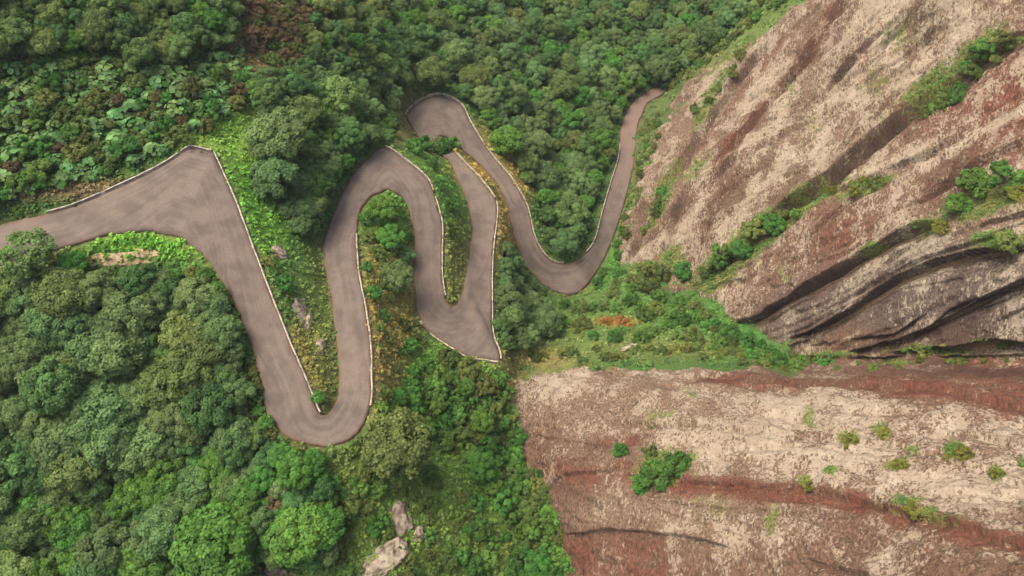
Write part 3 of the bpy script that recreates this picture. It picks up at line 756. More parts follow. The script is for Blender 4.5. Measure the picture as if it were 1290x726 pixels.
# kinds: name -> material, crown settings, how it reads
KIND = {
 'broadleaf_tree': dict(mat=foliage_mat('grey_green_leaves', (.126, .200, .064), .22, .02), R=4., h0=5.2, rise=2.5, lobes=46, per=180, leaf=.19, look='grey-green round', cat='tree', warm=.06),
 'evergreen_tree': dict(mat=foliage_mat('dark_green_leaves', (.090, .168, .046), .22, .02), R=4., h0=5.4, rise=2.8, lobes=40, per=180, leaf=.20, look='dark green dense', cat='tree', warm=.04),
 'bright_tree': dict(mat=foliage_mat('bright_green_leaves', (.090, .205, .034), .18, .02), R=4., h0=4.6, rise=2.2, lobes=40, per=175, leaf=.21, look='bright green', cat='tree', warm=.04),
 'olive_tree': dict(mat=foliage_mat('olive_leaves', (.145, .205, .056), .2, .025), R=4., h0=5.0, rise=2.4, lobes=54, per=150, leaf=.18, look='olive-tinged', cat='tree', warm=.08),
 'feathery_tree': dict(mat=foliage_mat('pale_green_leaves', (.150, .230, .062), .12, .02), R=4., h0=5.0, rise=2.2, lobes=60, per=95, leaf=.19, look='pale feathery', cat='tree', warm=.05, lobe_r=(.16, .26), tight=.5),
 'dry_shrub': dict(mat=foliage_mat('dry_brown_leaves', (.135, .098, .042), .25, .02), R=2., h0=1.3, rise=1.0, lobes=26, per=80, leaf=.13, look='dry russet-brown', cat='shrub', warm=.15, tight=.6),
 'leafy_shrub': dict(mat=foliage_mat('fresh_green_leaves', (.085, .180, .034), .28, .025), R=2., h0=1.2, rise=1.0, lobes=22, per=70, leaf=.20, look='fresh green leafy', cat='shrub', warm=.05, tight=.7),
 'scrub_bush': dict(mat=foliage_mat('scrub_leaves', (.115, .150, .036), .28, .03), R=2., h0=1.0, rise=.85, lobes=22, per=70, leaf=.16, look='dull scrubby', cat='bush', warm=.08),
 'mossy_bush': dict(mat=foliage_mat('mossy_leaves', (.150, .160, .028), .15, .02), R=1.6, h0=.5, rise=.6, lobes=18, per=70, leaf=.13, look='yellow-green cushion', cat='bush', warm=.08),
 'orange_shrub': dict(mat=foliage_mat('orange_leaves', (.28, .125, .035), .15, .02), R=1.8, h0=.5, rise=.5, lobes=18, per=60, leaf=.14, look='orange', cat='shrub', warm=.1),
}
for kn, k in KIND.items():
    k['v'] = []
    for s in range(4):
        sd_ = abs(hash((len(kn), s, kn[0]))) % 1000 if False else (sum(map(ord, kn)) * 7 + s * 131)
        V, Q, T = crown(sd_, k['R'], k['h0'], k['rise'] * (.85, 1.1, 1.0, .75)[s], int(k['lobes'] * (1, .75, 1.3, .9)[s]), int(k['per'] * (1, 1.25, .85, 1.05)[s]), k['leaf'], warm=k.get('warm', 0), lobe_r=k.get('lobe_r', (.20, .34)), tight=k.get('tight', .75))
        part = 'crown' if k['cat'] == 'tree' else 'foliage'
        cm = mesh(part, V, Q, k['mat'], T)
        tv, tq = trunk(sd_ + 5, k['R'], k['h0'], k['rise'], .17 if k['cat'] == 'tree' else .06, 1 if k['cat'] == 'tree' else 3)
        tm = mesh('trunk' if k['cat'] == 'tree' else 'stems', tv, tq, M_BARK)
        k['v'].append((cm, tm))

# giant-leaved plants of the upper left slope: round leaves on stalks
M_GUN = foliage_mat('giant_round_leaves', (.10, .185, .055), .3, .025, .06, .3)
def gunnera(seed):
    r = np.random.default_rng(seed); V, T3, tones, st_ = [], [], [], []
    o = 0
    for i in range(17):
        az = 2.4 * i + r.normal(0, .3); f = (i + .5) / 17
        rad = 2.3 * math.sqrt(f); z = 2.2 - 1.1 * f + r.normal(0, .15)
        c = np.array([math.cos(az) * rad, math.sin(az) * rad, z])
        R_ = r.uniform(.40, .78)
        nrm = unit(np.array([math.cos(az) * (.25 + .6 * f), math.sin(az) * (.25 + .6 * f), 1.]) + r.normal(0, .15, 3))
        a = unit(np.cross(nrm, [0, 0, 1.01]) + 1e-6); b_ = np.cross(nrm, a)
        K = 16
        vs = [c - nrm * .16 * R_]
        for ring, (q, lift) in enumerate(((.55, -.02), (1., -.06))):
            for j in range(K):
                an = 2 * math.pi * j / K
                q2 = q * (1 + (.12 * math.sin(an * 4 + i) if ring else 0) + (.06 * (j % 2) if ring else 0))
                vs.append(c + R_ * q2 * (math.cos(an) * a + math.sin(an) * b_) + nrm * (lift + .05 * (j % 2)) * R_)
        vs = np.array(vs); V.append(vs)
        tri = [(o, o + 1 + j, o + 1 + (j + 1) % K) for j in range(K)]
        for j in range(K):
            p0, p1 = o + 1 + j, o + 1 + (j + 1) % K
            tri += [(p0, p0 + K, p1 + K), (p0, p1 + K, p1)]
        T3 += tri; tones += [np.array([1, 1, 1]) * r.uniform(.45, 1.35) * np.array([r.uniform(.85, 1.2), 1, r.uniform(.7, 1.25)])] * len(tri)
        o += len(vs)
        st_.append(tube([(0, 0, -.8), c * [.5, .5, .6], c - nrm * .16 * R_], .06, .035, 5))
    lm = mesh('leaves', np.vstack(V), np.array(T3), M_GUN, np.array(tones))
    sv, sq = join(st_)
    return lm, mesh('stalks', sv, sq, M_STALK)
GUN = [gunnera(s) for s in range(4)]

PLACED = []     # (px, py, radius px)
def plant(kn, px, py, R_m=None, R_px=None, label=None, group=None, push=True, base=None):
    if kn == 'giant_leaf_plant':
        hc, R0 = 1.6, 2.6; parts = (('leaves', 0), ('stalks', 1)); pm = random.choice(GUN); cat = 'plant'
    else:
        k = KIND[kn]; hc, R0 = k['h0'], k['R']; pm = random.choice(k['v']); cat = k['cat']
        parts = (('crown', 0), ('trunk', 1)) if cat == 'tree' else (('foliage', 0), ('stems', 1))
    p, t = cast([px], [py], 0, base)
    hit = None
    for bv in ROCKBVH:
        loc, _n, _i, _d = bv.ray_cast((0, 0, 0), tuple(ray(px, py)))
        if loc is not None and np.linalg.norm(loc) < np.linalg.norm(p[0]) + .6 and (hit is None or loc.length < hit.length): hit = loc
    D = project(p[0])[2] if hit is None else project(np.array(hit))[2]
    s = (R_m or R_px * D / F) / R0
    p, t = cast([px], [py], hc * s, base)
    p = p[0].copy(); p[2] -= hc * s
    if hit is not None: p = np.array(hit) - np.array([0, 0, .12 * hc * s])
    root = bpy.data.objects.new(kn, None); COL.objects.link(root); root.empty_display_size = .5
    root.location = p; root.rotation_euler = (random.uniform(-.06, .06), random.uniform(-.06, .06), random.uniform(0, 6.28))
    root.scale = (s * random.uniform(.92, 1.08), s * random.uniform(.92, 1.08), s * random.uniform(.9, 1.12))
    tag(root, label or kn, cat, group)
    for nm, i in parts:
        link(nm, pm[i], root)
    if push: PLACED.append((px, py, s * R0 * F / D))
    return root

# --- single plants one would point at
ONE = [
 ('feathery_tree', 32, 316, 32, 'pale feathery tree leaning over the road at the left picture edge'),
 ('olive_tree', 498, 562, 44, 'broad olive-grey tree overlapping the road where the lowest left hairpin ends'),
 ('bright_tree', 268, 692, 46, 'large bright green tree in the bottom wood left of the russet shrub'),
 ('bright_tree', 379, 672, 36, 'bright green tree standing right below the russet shrub in the bottom wood'),
 ('dry_shrub', 346, 631, 20, 'russet dead shrub between two bright green trees in the bottom wood'),
 ('dry_shrub', 146, 612, 18, 'dark russet dead shrub in a gap of the left wood'),
 ('feathery_tree', 428, 118, 28, 'pale yellowish tree topping the knoll above the upper hairpin'),
 ('broadleaf_tree', 352, 176, 34, 'grey-green domed tree on the knoll nearest the widest bend'),
 ('broadleaf_tree', 345, 222, 28, 'grey-green tree on the bright grass beside the long straight parapet'),
 ('olive_tree', 383, 140, 24, 'pale olive tree on the knoll behind the domed grey-green one'),
 ('olive_tree', 543, 93, 19, 'olive round tree just behind the topmost hairpin parapet'),
 ('leafy_shrub', 603, 665, 14, 'lime green round shrub on the grassy slope near the bottom'),
 ('leafy_shrub', 582, 684, 11, 'small green shrub below left of the lime round shrub'),
 ('broadleaf_tree', 500, 348, 20, 'grey-green tree in the hollow enclosed by the second and third straights'),
 ('bright_tree', 482, 262, 17, 'fresh green tree at the head of the hollow under the upper hairpin'),
 ('bright_tree', 492, 298, 16, 'fresh green tree in the hollow just below the hollow head'),
 ('broadleaf_tree', 512, 322, 12, 'small grey-green tree against the third straight in the hollow'),
 ('leafy_shrub', 570, 181, 10, 'green shrub at the right end of the thicket on the topmost hairpin tip'),
 ('leafy_shrub', 559, 184, 12, 'middle green shrub of the thicket on the topmost hairpin tip'),
 ('scrub_bush', 546, 184, 12, 'dull bush in the thicket left of the narrow road leg'),
 ('leafy_shrub', 533, 182, 12, 'green shrub at the left end of the thicket on the topmost hairpin tip'),
 ('scrub_bush', 576, 188, 6, 'yellowish bush at the top of the slanted parapet'),
 ('leafy_shrub', 521, 186, 12, 'larger green shrub below the thicket of the topmost hairpin tip'),
 ('leafy_shrub', 543, 205, 10, 'green shrub beside the upper end of the narrow road leg'),
 ('leafy_shrub', 555, 232, 11, 'light green shrub between the third straight and the narrow road leg'),
 ('leafy_shrub', 568, 258, 11, 'green shrub half way down the weedy hollow beside the narrow road leg'),
 ('scrub_bush', 568, 290, 9, 'dull bush low in the weedy hollow beside the narrow road leg'),
 ('leafy_shrub', 358, 358, 13, 'bluish green shrub above the pale rock beside the long parapet'),
 ('leafy_shrub', 400, 500, 9, 'light green shrub in the tip between parapet and lowest left hairpin'),
 ('scrub_bush', 338, 330, 9, 'dull bush outside the long parapet beside the pinkish boulder'),
 ('bright_tree', 90, 335, 18, 'green tree at the road edge right of the pale feathery tree'),
 ('bright_tree', 270, 368, 14, 'yellow-green tree at the inner road edge of the widest bend'),
 # on the cliff
 ('leafy_shrub', 1226, 240, 24, 'biggest green bush on the cliff ledge at the right'),
 ('leafy_shrub', 1256, 232, 22, 'bright bush beside the biggest one on the right cliff ledge'),
 ('leafy_shrub', 1205, 262, 16, 'lower green bush on the left end of the right cliff ledge'),
 ('mossy_bush', 1282, 246, 16, 'yellowish cushion at the right end of the cliff ledge'),
 ('mossy_bush', 1184, 288, 11, 'yellow-green cushion below the left end of the cliff ledge'),
 ('scrub_bush', 1264, 308, 17, 'dull bush in the cliff crack under the right ledge'),
 ('scrub_bush', 1076, 240, 11, 'left clump of grassy scrub on the narrow mid cliff ledge'),
 ('scrub_bush', 1100, 232, 10, 'right clump of grassy scrub on the narrow mid cliff ledge'),
 ('scrub_bush', 1163, 440, 13, 'dark bush at the mouth of the gully between cliff and rock slope'),
 # on the rock slope
 ('leafy_shrub', 826, 602, 19, 'largest green bush on the lower rock slope'),
 ('leafy_shrub', 852, 588, 17, 'green bush right of the largest one on the lower rock slope'),
 ('leafy_shrub', 806, 612, 13, 'bush at the left foot of the largest one on the lower rock slope'),
 ('leafy_shrub', 780, 569, 10, 'small round bush alone above the bush cluster of the lower rock slope'),
 ('scrub_bush', 818, 570, 10, 'flat scrub directly above the bush cluster on the lower rock slope'),
 ('mossy_bush', 1069, 557, 12, 'round green cushion at the left of the pale rock band'),
 ('mossy_bush', 1212, 573, 12, 'bright yellow-green cushion on the pale rock band'),
 ('mossy_bush', 1193, 577, 6, 'tiny cushion touching the bright yellow-green one'),
 ('mossy_bush', 1256, 601, 11, 'yellow-green cushion low right of the bright one'),
 ('mossy_bush', 1114, 547, 9, 'dull cushion right of the round green one on pale rock'),
 ('mossy_bush', 1132, 588, 10, 'slanting olive cushion in the middle of the pale rock band'),
 ('mossy_bush', 1150, 642, 12, 'olive cushion just above the lower red band'),
 ('mossy_bush', 1017, 612, 8, 'little cushion above the left part of the lower red band'),
 # saddle
 ('orange_shrub', 764, 406, 9, 'left one of the two orange shrubs on the green saddle'),
 ('orange_shrub', 784, 406, 10, 'right one of the two orange shrubs on the green saddle'),
]
for kn, px, py, rp, lb in ONE:
    plant(kn, px, py, R_px=rp, label=lb)

def along(line, n_, kinds, r0, r1, jit_, what, group, end='its lower end'):
    line = np.array(line, float); L = np.r_[0, np.cumsum(np.linalg.norm(np.diff(line, axis=0), axis=1))]
    for i in range(n_):
        q = (i + .5 + rng.uniform(-.3, .3)) / n_ * L[-1]
        x = np.interp(q, L, line[:, 0]) + rng.normal(0, jit_); y = np.interp(q, L, line[:, 1]) + rng.normal(0, jit_)
        kn = kinds[int(rng.integers(len(kinds)))]
        plant(kn, x, y, R_px=rng.uniform(r0, r1), label=f"{KIND[kn]['look']} {KIND[kn]['cat']} {what}, {ORD[i]} from {end}", group=group)
_ORD20 = ['first','second','third','fourth','fifth','sixth','seventh','eighth','ninth','tenth','eleventh','twelfth','thirteenth','fourteenth','fifteenth','sixteenth','seventeenth','eighteenth','nineteenth','twentieth']
ORD = _ORD20 + [t + '-' + u for t in ('twenty', 'thirty', 'forty', 'fifty', 'sixty', 'seventy') for u in _ORD20[:9]]
along([(882,344),(930,312),(965,286),(1000,262)], 13, ['leafy_shrub', 'scrub_bush', 'leafy_shrub'], 7, 14, 5, 'in the lower diagonal cliff crack', 'bushes of the lower diagonal crack')
along([(1165,150),(1190,124),(1225,88),(1262,56),(1288,40)], 14, ['scrub_bush', 'leafy_shrub'], 7, 13, 6, 'in the upper diagonal cliff crack', 'bushes of the upper diagonal crack')
along([(872,150),(890,128),(915,98),(935,72)], 8, ['scrub_bush'], 5, 9, 3, 'in the left cliff fissure', 'scrub of the left fissure')
along([(812,300),(826,262),(838,225)], 6, ['scrub_bush', 'leafy_shrub'], 5, 9, 3, 'in the short crack by the road', 'scrub of the short crack')
along([(1050,246),(1080,238),(1112,224)], 5, ['mossy_bush'], 5, 8, 3, 'on the narrow cliff ledge', 'cushions of the narrow ledge', 'the left')
along([(800,345),(840,338),(866,352)], 6, ['leafy_shrub', 'scrub_bush'], 7, 13, 5, 'under the cliff foot', 'bushes at the cliff foot', 'the left')

along([(668,449),(760,446),(850,440),(930,452),(1000,460)], 26, ['scrub_bush', 'scrub_bush', 'mossy_bush'], 5, 10, 4, 'on the rock slope rim', 'scrub along the rim of the rock slope', 'the left')
along([(722,722),(706,690),(692,650),(674,610),(654,572),(642,525),(640,490)], 18, ['leafy_shrub', 'scrub_bush'], 6, 12, 4, 'at the rock slope foot', 'bushes along the foot of the rock slope')
along([(1035,460),(1120,458),(1200,456),(1285,455)], 9, ['scrub_bush'], 4, 8, 3, 'down in the crevice between the rocks', 'scrub in the crevice', 'the left')

# --- woods: scattered individuals, described by row and place in their wood
ORD = _ORD20 + [t + '-' + u for t in ('twenty', 'thirty', 'forty', 'fifty', 'sixty', 'seventy') for u in _ORD20[:9]]
def wood(poly, kinds, R_m, spacing, place, group, rowh, limit=999, road_gap=.8, vary=(.62, 1.3), tries=5000):
    poly = np.array(poly, float); lo, hi = poly.min(0), poly.max(0)
    cand = []
    names, wts = zip(*kinds)
    n_try = 0
    q = rng.uniform(lo, hi, (tries, 2))
    q = q[sdist(poly, q[:, 0], q[:, 1]) > 0]
    pos, tt = cast(q[:, 0], q[:, 1])
    dd = project(pos)[2]
    rr = R_m * rng.uniform(vary[0], vary[1], len(q))
    kk = rng.choice(len(names), len(q), p=np.array(wts) / sum(wts))
    for (x, y), d, R_ in zip(q, dd, rr):
        rp = R_ * F / d
        if road_px(x, y) < rp * road_gap + 2: continue
        ok = True
        for (a, b_, c_) in PLACED:
            if (a - x) ** 2 + (b_ - y) ** 2 < (spacing * (c_ + rp)) ** 2: ok = False; break
        if not ok: continue
        PLACED.append((x, y, rp)); cand.append((x, y, R_))
        if len(cand) >= limit: break
    cand.sort(key=lambda c: c[1])
    rows, cur, y0 = [], [], None
    for c in cand:
        if y0 is None or c[1] - y0 > rowh:
            if cur: rows.append(cur)
            cur = []; y0 = c[1]
        cur.append(c)
    if cur: rows.append(cur)
    for ri, row in enumerate(rows):
        row.sort(key=lambda c: c[0])
        for ci, (x, y, R_) in enumerate(row):
            kn = names[int(_hash(int(x * 3), int(y * 5), 7, 5) * 0.999 * 1000) * 0 + int(rng.choice(len(names), p=np.array(wts) / sum(wts)))]
            look = 'round-leaved' if kn == 'giant_leaf_plant' else KIND[kn]['look']
            noun = 'giant plant' if kn == 'giant_leaf_plant' else KIND[kn]['cat']
            rel = R_ / R_m
            size = 'big ' if rel > 1.07 else 'small ' if rel < .87 else ''
            lb = f"{size}{look} {noun} {place}, {ORD[ri]} row down, {ORD[ci]} from left"
            import re
            nw = lambda t: len(re.findall(r"[A-Za-z0-9]+", t))
            if nw(lb) > 16: lb = f"{look} {noun} {place}, {ORD[ri]} row, {ORD[ci]} from left"
            plant(kn, x, y, R_m=R_, label=lb, group=group, push=False)
    return len(cand)

for q_ in ((505,652,20),(527,674,9),(484,708,26),(344,724,22),(377,392,14),(389,410,9),(404,436,9),(148,327,20),(352,319,9)): PLACED.append(q_)
cnt = {}
cnt['left'] = wood([(-70,360),(60,345),(120,352),(210,350),(255,360),(290,405),(312,450),(318,500),(325,545),(270,570),(200,562),(150,592),(-70,600)], [('broadleaf_tree', 6), ('evergreen_tree', 2), ('olive_tree', 1.6)], 3.6, .49, 'in the left wood', 'trees of the wood inside the widest bend', 42, road_gap=1.25)
cnt['verge'] = wood([(215,345),(262,335),(300,400),(318,450),(330,520),(345,550),(325,560),(290,420)], [('leafy_shrub', 3), ('scrub_bush', 3)], 1.3, .6, 'between left wood and road', 'shrubs between the left wood and the road', 26, road_gap=.7, vary=(.6, 1.3), limit=34)
cnt['bottom'] = wood([(-70,600),(150,592),(270,572),(340,560),(400,575),(425,610),(420,700),(330,700),(310,800),(-70,800)], [('bright_tree', 4), ('evergreen_tree', 2.2), ('broadleaf_tree', 2), ('olive_tree', .6)], 3.0, .5, 'in the bottom wood', 'trees of the wood at the bottom left', 42)
cnt['lefttop'] = wood([(-70,-40),(265,-40),(300,0),(300,45),(210,75),(110,55),(-70,60)], [('evergreen_tree', 4), ('olive_tree', 3), ('bright_tree', 2)], 2.5, .5, 'on the upper left slope', 'trees along the top of the left slope', 36)
cnt['gun'] = wood([(-70,66),(100,62),(210,82),(300,60),(318,95),(300,130),(240,170),(200,190),(110,225),(-70,265)], [('giant_leaf_plant', 6), ('leafy_shrub', 1.6), ('scrub_bush', 1.4), ('dry_shrub', .5)], 1.85, .52, 'on the left slope', 'giant leaved plants on the left slope', 15, road_gap=.5)
cnt['dry'] = wood([(300,0),(385,-10),(392,60),(360,85),(320,70)], [('dry_shrub', 5), ('scrub_bush', 2.4)], 1.7, .6, 'in the russet patch', 'dry shrubs of the russet patch', 26)
cnt['knoll'] = wood([(320,110),(380,60),(430,70),(490,110),(508,140),(500,170),(470,185),(440,215),(412,255),(402,300),(375,280),(350,250),(330,150)], [('broadleaf_tree', 3), ('evergreen_tree', 4), ('bright_tree', 1.6)], 2.7, .49, 'on the middle knoll', 'trees on the knoll between the bends', 30, road_gap=1.3)
cnt['ridge'] = wood([(385,-40),(450,-40),(500,60),(520,100),(490,105),(440,90),(400,70)], [('olive_tree', 5), ('bright_tree', 1.5), ('evergreen_tree', 2)], 3.0, .55, 'on the olive ridge', 'trees on the ridge above the knoll', 30, road_gap=1.5)
cnt['valley'] = wood([(455,-40),(960,-40),(930,22),(865,80),(815,110),(788,140),(775,195),(762,240),(748,290),(725,318),(705,318),(690,290),(672,240),(645,190),(620,150),(590,120),(560,108),(530,90),(505,60)], [('broadleaf_tree', 5.5), ('evergreen_tree', 4.5), ('olive_tree', 2.5), ('bright_tree', 2.5)], 3.5, .52, 'in the valley forest', 'trees of the far valley forest', 20, tries=14000, road_gap=1.3)
cnt['below'] = wood([(626,310),(648,318),(668,350),(690,380),(690,405),(665,430),(640,440),(628,400)], [('broadleaf_tree', 5), ('evergreen_tree', 2)], 2.9, .55, 'in the grove by the white parapet', 'grove below the white parapet', 24)
cnt['gully'] = wood([(475,520),(530,455),(560,450),(600,466),(632,480),(635,540),(660,590),(690,650),(708,740),(660,740),(640,640),(600,590),(560,560)], [('leafy_shrub', 5), ('bright_tree', 1.5), ('scrub_bush', 2)], 1.8, .56, 'in the gully by the rock slope', 'shrubs of the gully below the broad hairpin', 30, vary=(.7, 1.5))
cnt['slope'] = wood([(420,600),(560,590),(640,640),(650,760),(420,760)], [('scrub_bush', 3), ('leafy_shrub', 3)], 1.4, .7, 'on the grassy lower slope', 'bushes on the grassy slope at the bottom', 30, limit=70, vary=(.6, 1.4))
cnt['saddle'] = wood([(735,350),(775,300),(785,345),(850,375),(890,385),(940,425),(1000,450),(985,458),(900,440),(830,430),(770,425),(700,425),(700,390)], [('leafy_shrub', 5), ('scrub_bush', 2.5)], 1.9, .6, 'on the green saddle', 'shrubs on the saddle under the cliff', 20, vary=(.65, 1.3), limit=46)
cnt['hollow'] = wood([(452,300),(470,255),(510,262),(518,300),(520,380),(540,425),(500,460),(475,510),(471,400)], [('scrub_bush', 3), ('leafy_shrub', 2)], 1.2, .75, 'in the hollow', 'bushes of the hollow', 26, vary=(.6, 1.4), limit=26)
cnt['strip'] = wood([(805,170),(838,135),(825,190),(808,240),(790,300),(776,322),(778,300),(795,240)], [('scrub_bush', 4), ('leafy_shrub', 1)], 1.5, .62, 'between far road and cliff', 'scrub between the far road and the cliff', 22, limit=22, vary=(.6, 1.2))
cnt['wedge'] = wood([(900,415),(950,432),(1010,452),(1060,456),(1010,464),(930,452),(890,440)], [('leafy_shrub', 4), ('scrub_bush', 2)], 1.3, .55, 'in the wedge where the rocks meet', 'shrubs of the wedge between the rocks', 22, limit=20, vary=(.7, 1.2))
cnt['crest'] = wood([(800,200),(822,130),(850,112),(905,66),(960,22),(1005,-8),(985,-12),(930,20),(865,82),(826,112)], [('scrub_bush', 4), ('leafy_shrub', 1)], 1.5, .6, 'on the cliff crest', 'scrub along the cliff crest', 22, limit=45, road_gap=1.)
print('PLANTS', cnt, len([o for o in bpy.data.objects if o.parent is None]))

# ------------------------------------------------------------------ boulders and outcrops
def boulder(name, px, py, rx, ry, rz, material, label, cat='rock', turn=0., seed=0, sink=.25):
    p, t = cast([px], [py]); p = p[0]
    D = project(p)[2]; k = D / F
    nu, nv = 40, 26
    th = np.linspace(0, 2 * math.pi, nu, endpoint=False); ph = np.linspace(.02, math.pi - .02, nv)
    T_, P_ = np.meshgrid(th, ph, indexing='ij')
    d = np.stack([np.sin(P_) * np.cos(T_), np.sin(P_) * np.sin(T_), np.cos(P_)], -1)
    q = np.sign(d) * np.abs(d) ** .85
    q = q * (1 + .5 * fbm(d * 1.5 + seed * 9.1, 3, seed) - .5 * np.abs(fbm(d * 2.6 + seed, 3, seed + 4)))[..., None]
    V = (q * np.array([rx * k, ry * k / .8, rz])).reshape(-1, 3)
    i = np.arange(nu * nv).reshape(nu, nv); j = np.roll(i, -1, 0)
    f = np.stack([i[:, :-1].ravel(), j[:, :-1].ravel(), j[:, 1:].ravel(), i[:, 1:].ravel()], -1)
    o = link(name, mesh(name, V, f, material, None, True))
    e = 1.5
    nx = -(bil(H, p[:1]+e, p[1:2]) - bil(H, p[:1]-e, p[1:2]))[0]/(2*e); ny = -(bil(H, p[:1], p[1:2]+e) - bil(H, p[:1], p[1:2]-e))[0]/(2*e)
    from mathutils import Vector
    rot = Vector((nx, ny, 1)).to_track_quat('Z', 'Y').to_euler()
    o.rotation_euler = Vector((0, 0, 1)).rotation_difference(Vector((nx, ny, 1)).normalized()).to_euler()
    from mathutils import Matrix
    o.rotation_euler = (Vector((0, 0, 1)).rotation_difference(Vector((nx, ny, 1)).normalized()).to_matrix() @ Matrix.Rotation(turn, 3, 'Z')).to_euler()
    o.location = (p[0], p[1], p[2] + rz * (.5 - sink))
    tag(o, label, cat)
    return o
B = boulder
B('rock_outcrop', 378, 394, 11, 20, .55, M_STONE, 'pale upright rock face between the long parapet and second straight', seed=1, turn=.2)
B('rock_outcrop', 389, 408, 5, 15, .55, M_STONE, 'narrow pale rock rib just right of the pale upright face', seed=2)
B('rock_outcrop', 404, 436, 7, 11, .55, M_PINK, 'brownish rock below the pale rib beside the second straight', seed=3)
B('rock_outcrop', 352, 319, 11, 7, .55, M_PINK, 'pinkish grey boulder in the grass outside the long parapet', seed=4)
B('earth_bank', 146, 327, 42, 9, .42, M_SAND, 'bare sandy bank beside the road inside the widest bend', 'bank', seed=5, turn=.05, sink=.78)
B('earth_bank', 184, 321, 17, 6, .4, M_SAND, 'reddish lump of soil at the right end of the sandy bank', 'bank', seed=12)
B('rock_outcrop', 505, 652, 15, 22, .55, M_PINK, 'reddish bare rock breaking through the grassy slope near the bottom', seed=6, turn=.3)
B('rock_outcrop', 527, 674, 8, 8, .55, M_PINK, 'small grey rock right below the reddish bare rock', seed=7)
B('rock_outcrop', 484, 708, 34, 13, .55, M_STONE, 'long pale rock edge slanting up near the bottom of the slope', seed=8, turn=.65)
B('rock_outcrop', 344, 724, 28, 8, .55, M_STONE, 'pale rock cut off by the bottom edge of the picture', seed=9)
B('rock_outcrop', 796, 437, 20, 5, .55, M_STONE, 'tan slanted rock slab on the saddle above the rock slope', seed=10, turn=.6)
B('white_stone', 531, 407, 4, 2, .35, M_COPING, 'small white stone at the left road edge of the broad hairpin', 'stone', seed=13, turn=-.6, sink=.1)
B('rubble_heap', 255, 193, 6, 3, .35, M_RUBBLE, 'dark rubble heap against the parapet in the corner of the widest bend', 'rubble', seed=14, sink=.1)

# ------------------------------------------------------------------ undergrowth (ferns, weeds and grass nobody could count)
def undergrowth(name, npts, blades, size, height, filt, tone_gain, seed, asp=1.0, upright=.8):
    r = np.random.default_rng(seed)
    px = r.uniform(-60, 1320, npts); py = r.uniform(-60, 790, npts)
    sdr = np.maximum(sdist(UP, px, py), sdist(LO, px, py))
    m = filt(px, py, sdr, r)
    px, py = px[m], py[m]
    pos, t = cast(px, py)
    d, _z = road_near(pos[:, 0], pos[:, 1])
    dist = project(pos)[2]
    ok = (d > .12 + .7 * r.random(len(d))) & (t < 400)
    pos, px, py, dist = pos[ok], px[ok], py[ok], dist[ok]
    n_ = len(pos); sc = np.maximum(1, dist / 130)
    col = cover(px, py) * r.uniform(.65, 1.35, (n_, 1)) * tone_gain
    col *= 1 + .10 * r.normal(size=(n_, 1)) * np.array([[1, .2, -.4]])
    hgt = height * r.uniform(.5, 1.4, n_)
    d3 = unit(r.normal(size=(n_, blades, 3)) + np.array([0, 0, .9])); d3[..., 2] = np.abs(d3[..., 2])
    rad = (size * 2.2 * sc)[:, None, None]
    C = pos[:, None] + d3 * np.concatenate([np.broadcast_to(rad, d3.shape[:2] + (1,))] * 2 + [np.broadcast_to(hgt[:, None, None], d3.shape[:2] + (1,))], -1)
    nr = unit(d3 * .7 + r.normal(0, .5, d3.shape) + np.array([0, 0, upright]))
    sz = (size * sc)[:, None] * r.uniform(.6, 1.4, (n_, blades))
    V, Q = quads(C.reshape(-1, 3), nr.reshape(-1, 3), sz.ravel(), r, asp)
    T = np.repeat(col, blades, 0) * r.uniform(.75, 1.25, (n_ * blades, 1))
    o = link(name, mesh(name, V, Q, M_UNDER, np.clip(T, .004, .6)))
    tag(o, kind='stuff'); return o
def ledge_grass(seed=9):
    r = np.random.default_rng(seed); C, N_, Z, T = [], [], [], []
    for V, mo, nn, px, py in ROCKV:
        k = np.flatnonzero(mo + r.normal(0, .12, len(mo)) > .72)
        k = r.choice(k, min(len(k), 5200), replace=False)
        for _ in range(5):
            d = unit(nn[k] + r.normal(0, .6, (len(k), 3)) + [0, 0, .5])
            D = project(V[k])[2]
            C.append(V[k] + d * (.32 * r.random((len(k), 1)) * (D / 130)[:, None]) + r.normal(0, .2, (len(k), 3))); N_.append(unit(d + [0, 0, .6]))
            Z.append(.15 * D / 130 * r.uniform(.6, 1.4, len(k)))
            base = np.where((fbm(V[k] / 3, 2, 13) > -.05)[:, None], np.array((.062, .12, .026)), np.array((.135, .15, .04)))
            T.append(base * r.uniform(.6, 1.35, (len(k), 1)))
    V, Q = quads(np.vstack(C), np.vstack(N_), np.concatenate(Z), r, .8)
    tag(link('ledge_grass', mesh('ledge_grass', V, Q, M_UNDER, np.vstack(T))), kind='stuff')
M_UNDER = foliage_mat('weeds_and_grass', (1., 1., 1.), 0, 0, .08, .2)
undergrowth('undergrowth', 38000, 9, .20, .5, lambda x, y, s, r: s < r.uniform(0, 10, len(x)) + 12 * fbm(np.stack([x / 22, y / 22, x * 0], -1), 2, 44), 1.25, 5)
undergrowth('grass', 60000, 6, .12, .25, lambda x, y, s, r: s < r.uniform(0, 16, len(x)) + 12 * fbm(np.stack([x / 22, y / 22, x * 0], -1), 2, 44), 1.35, 6, 0.5, .7)

ledge_grass()
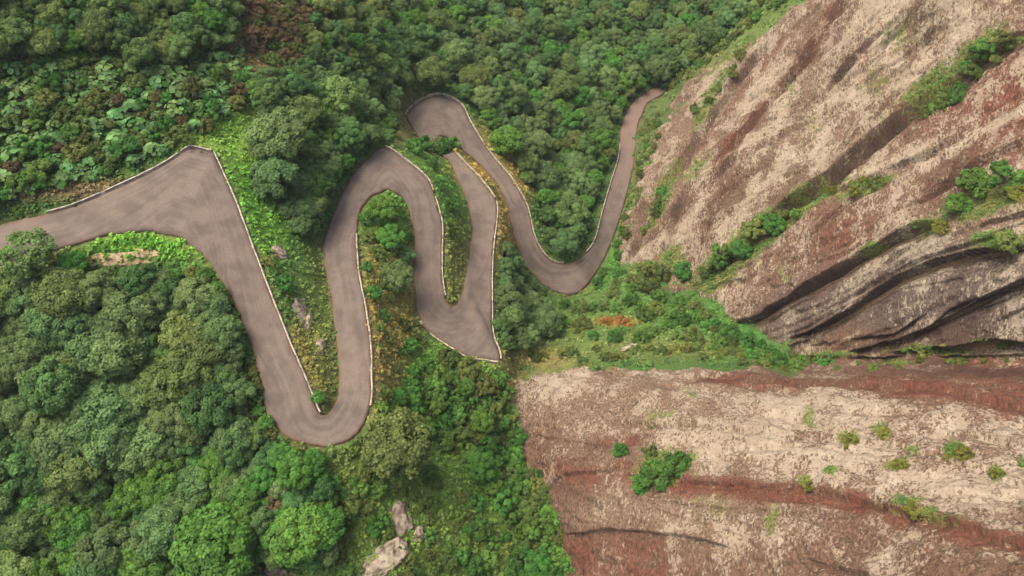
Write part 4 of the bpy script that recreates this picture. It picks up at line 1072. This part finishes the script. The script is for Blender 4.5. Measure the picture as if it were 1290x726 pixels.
# ------------------------------------------------------------------ light, sky, camera
world = bpy.data.worlds.new('World'); SC.world = world; world.use_nodes = True
nt = world.node_tree; nt.nodes.clear(); N = NT(nt)
SUN = np.array([-.42, .22, .88]); SUN /= np.linalg.norm(SUN)
sky = N('TexSky', sky_type='NISHITA', sun_disc=False)
sky.sun_elevation = math.asin(SUN[2]); sky.sun_rotation = math.atan2(SUN[0], SUN[1])
sky.air_density = .8; sky.dust_density = 7.0; sky.ozone_density = 1.0
bg = N('Background', {'Color': sky.outputs[0], 'Strength': .15})
wo = N('OutputWorld'); nt.links.new(bg.outputs[0], wo.inputs[0])
sl = bpy.data.lights.new('sun', 'SUN'); sl.energy = 1.05; sl.angle = math.radians(32); sl.color = (1., .95, .87)
so = bpy.data.objects.new('sun', sl); COL.objects.link(so)
from mathutils import Vector
so.rotation_euler = Vector(SUN).to_track_quat('Z', 'Y').to_euler(); so.location = (0, 0, 60)

# thin haze added over the valley to lift its darkest gaps
hm = bpy.data.materials.new('added_haze'); hm.use_nodes = True; hm.node_tree.nodes.clear(); N = NT(hm.node_tree)
hv = N('VolumePrincipled', {'Color': (.93, .95, .97, 1), 'Density': .00007}); ho = N('OutputMaterial')
hm.node_tree.links.new(hv.outputs[0], ho.inputs['Volume'])
bx = np.array([[x, y, z] for x in (-3200, 3200) for y in (-3200, 3200) for z in (float(HL.min()) - 1.5, 6.)])
bf = np.array([(0, 1, 3, 2), (4, 6, 7, 5), (0, 4, 5, 1), (2, 3, 7, 6), (0, 2, 6, 4), (1, 5, 7, 3)])
tag(link('haze', mesh('haze', bx, bf, hm)), kind='stuff')

cam = bpy.data.cameras.new('camera'); co = bpy.data.objects.new('camera', cam); COL.objects.link(co)
cam.sensor_width = 36; cam.lens = 18 / math.tan(math.radians(73.7 / 2)); cam.clip_end = 5000; cam.clip_start = .5
co.location = (0, 0, 0); co.rotation_euler = (math.pi / 2 - PITCH, 0, 0)
SC.camera = co
vs = SC.view_settings
vs.view_transform = 'Standard'; vs.look = 'None'; vs.exposure = 1.36; vs.gamma = 1; vs.use_curve_mapping = False
SC.cycles.max_bounces = 6; SC.cycles.diffuse_bounces = 3; SC.cycles.transmission_bounces = 3; SC.cycles.use_denoising = True
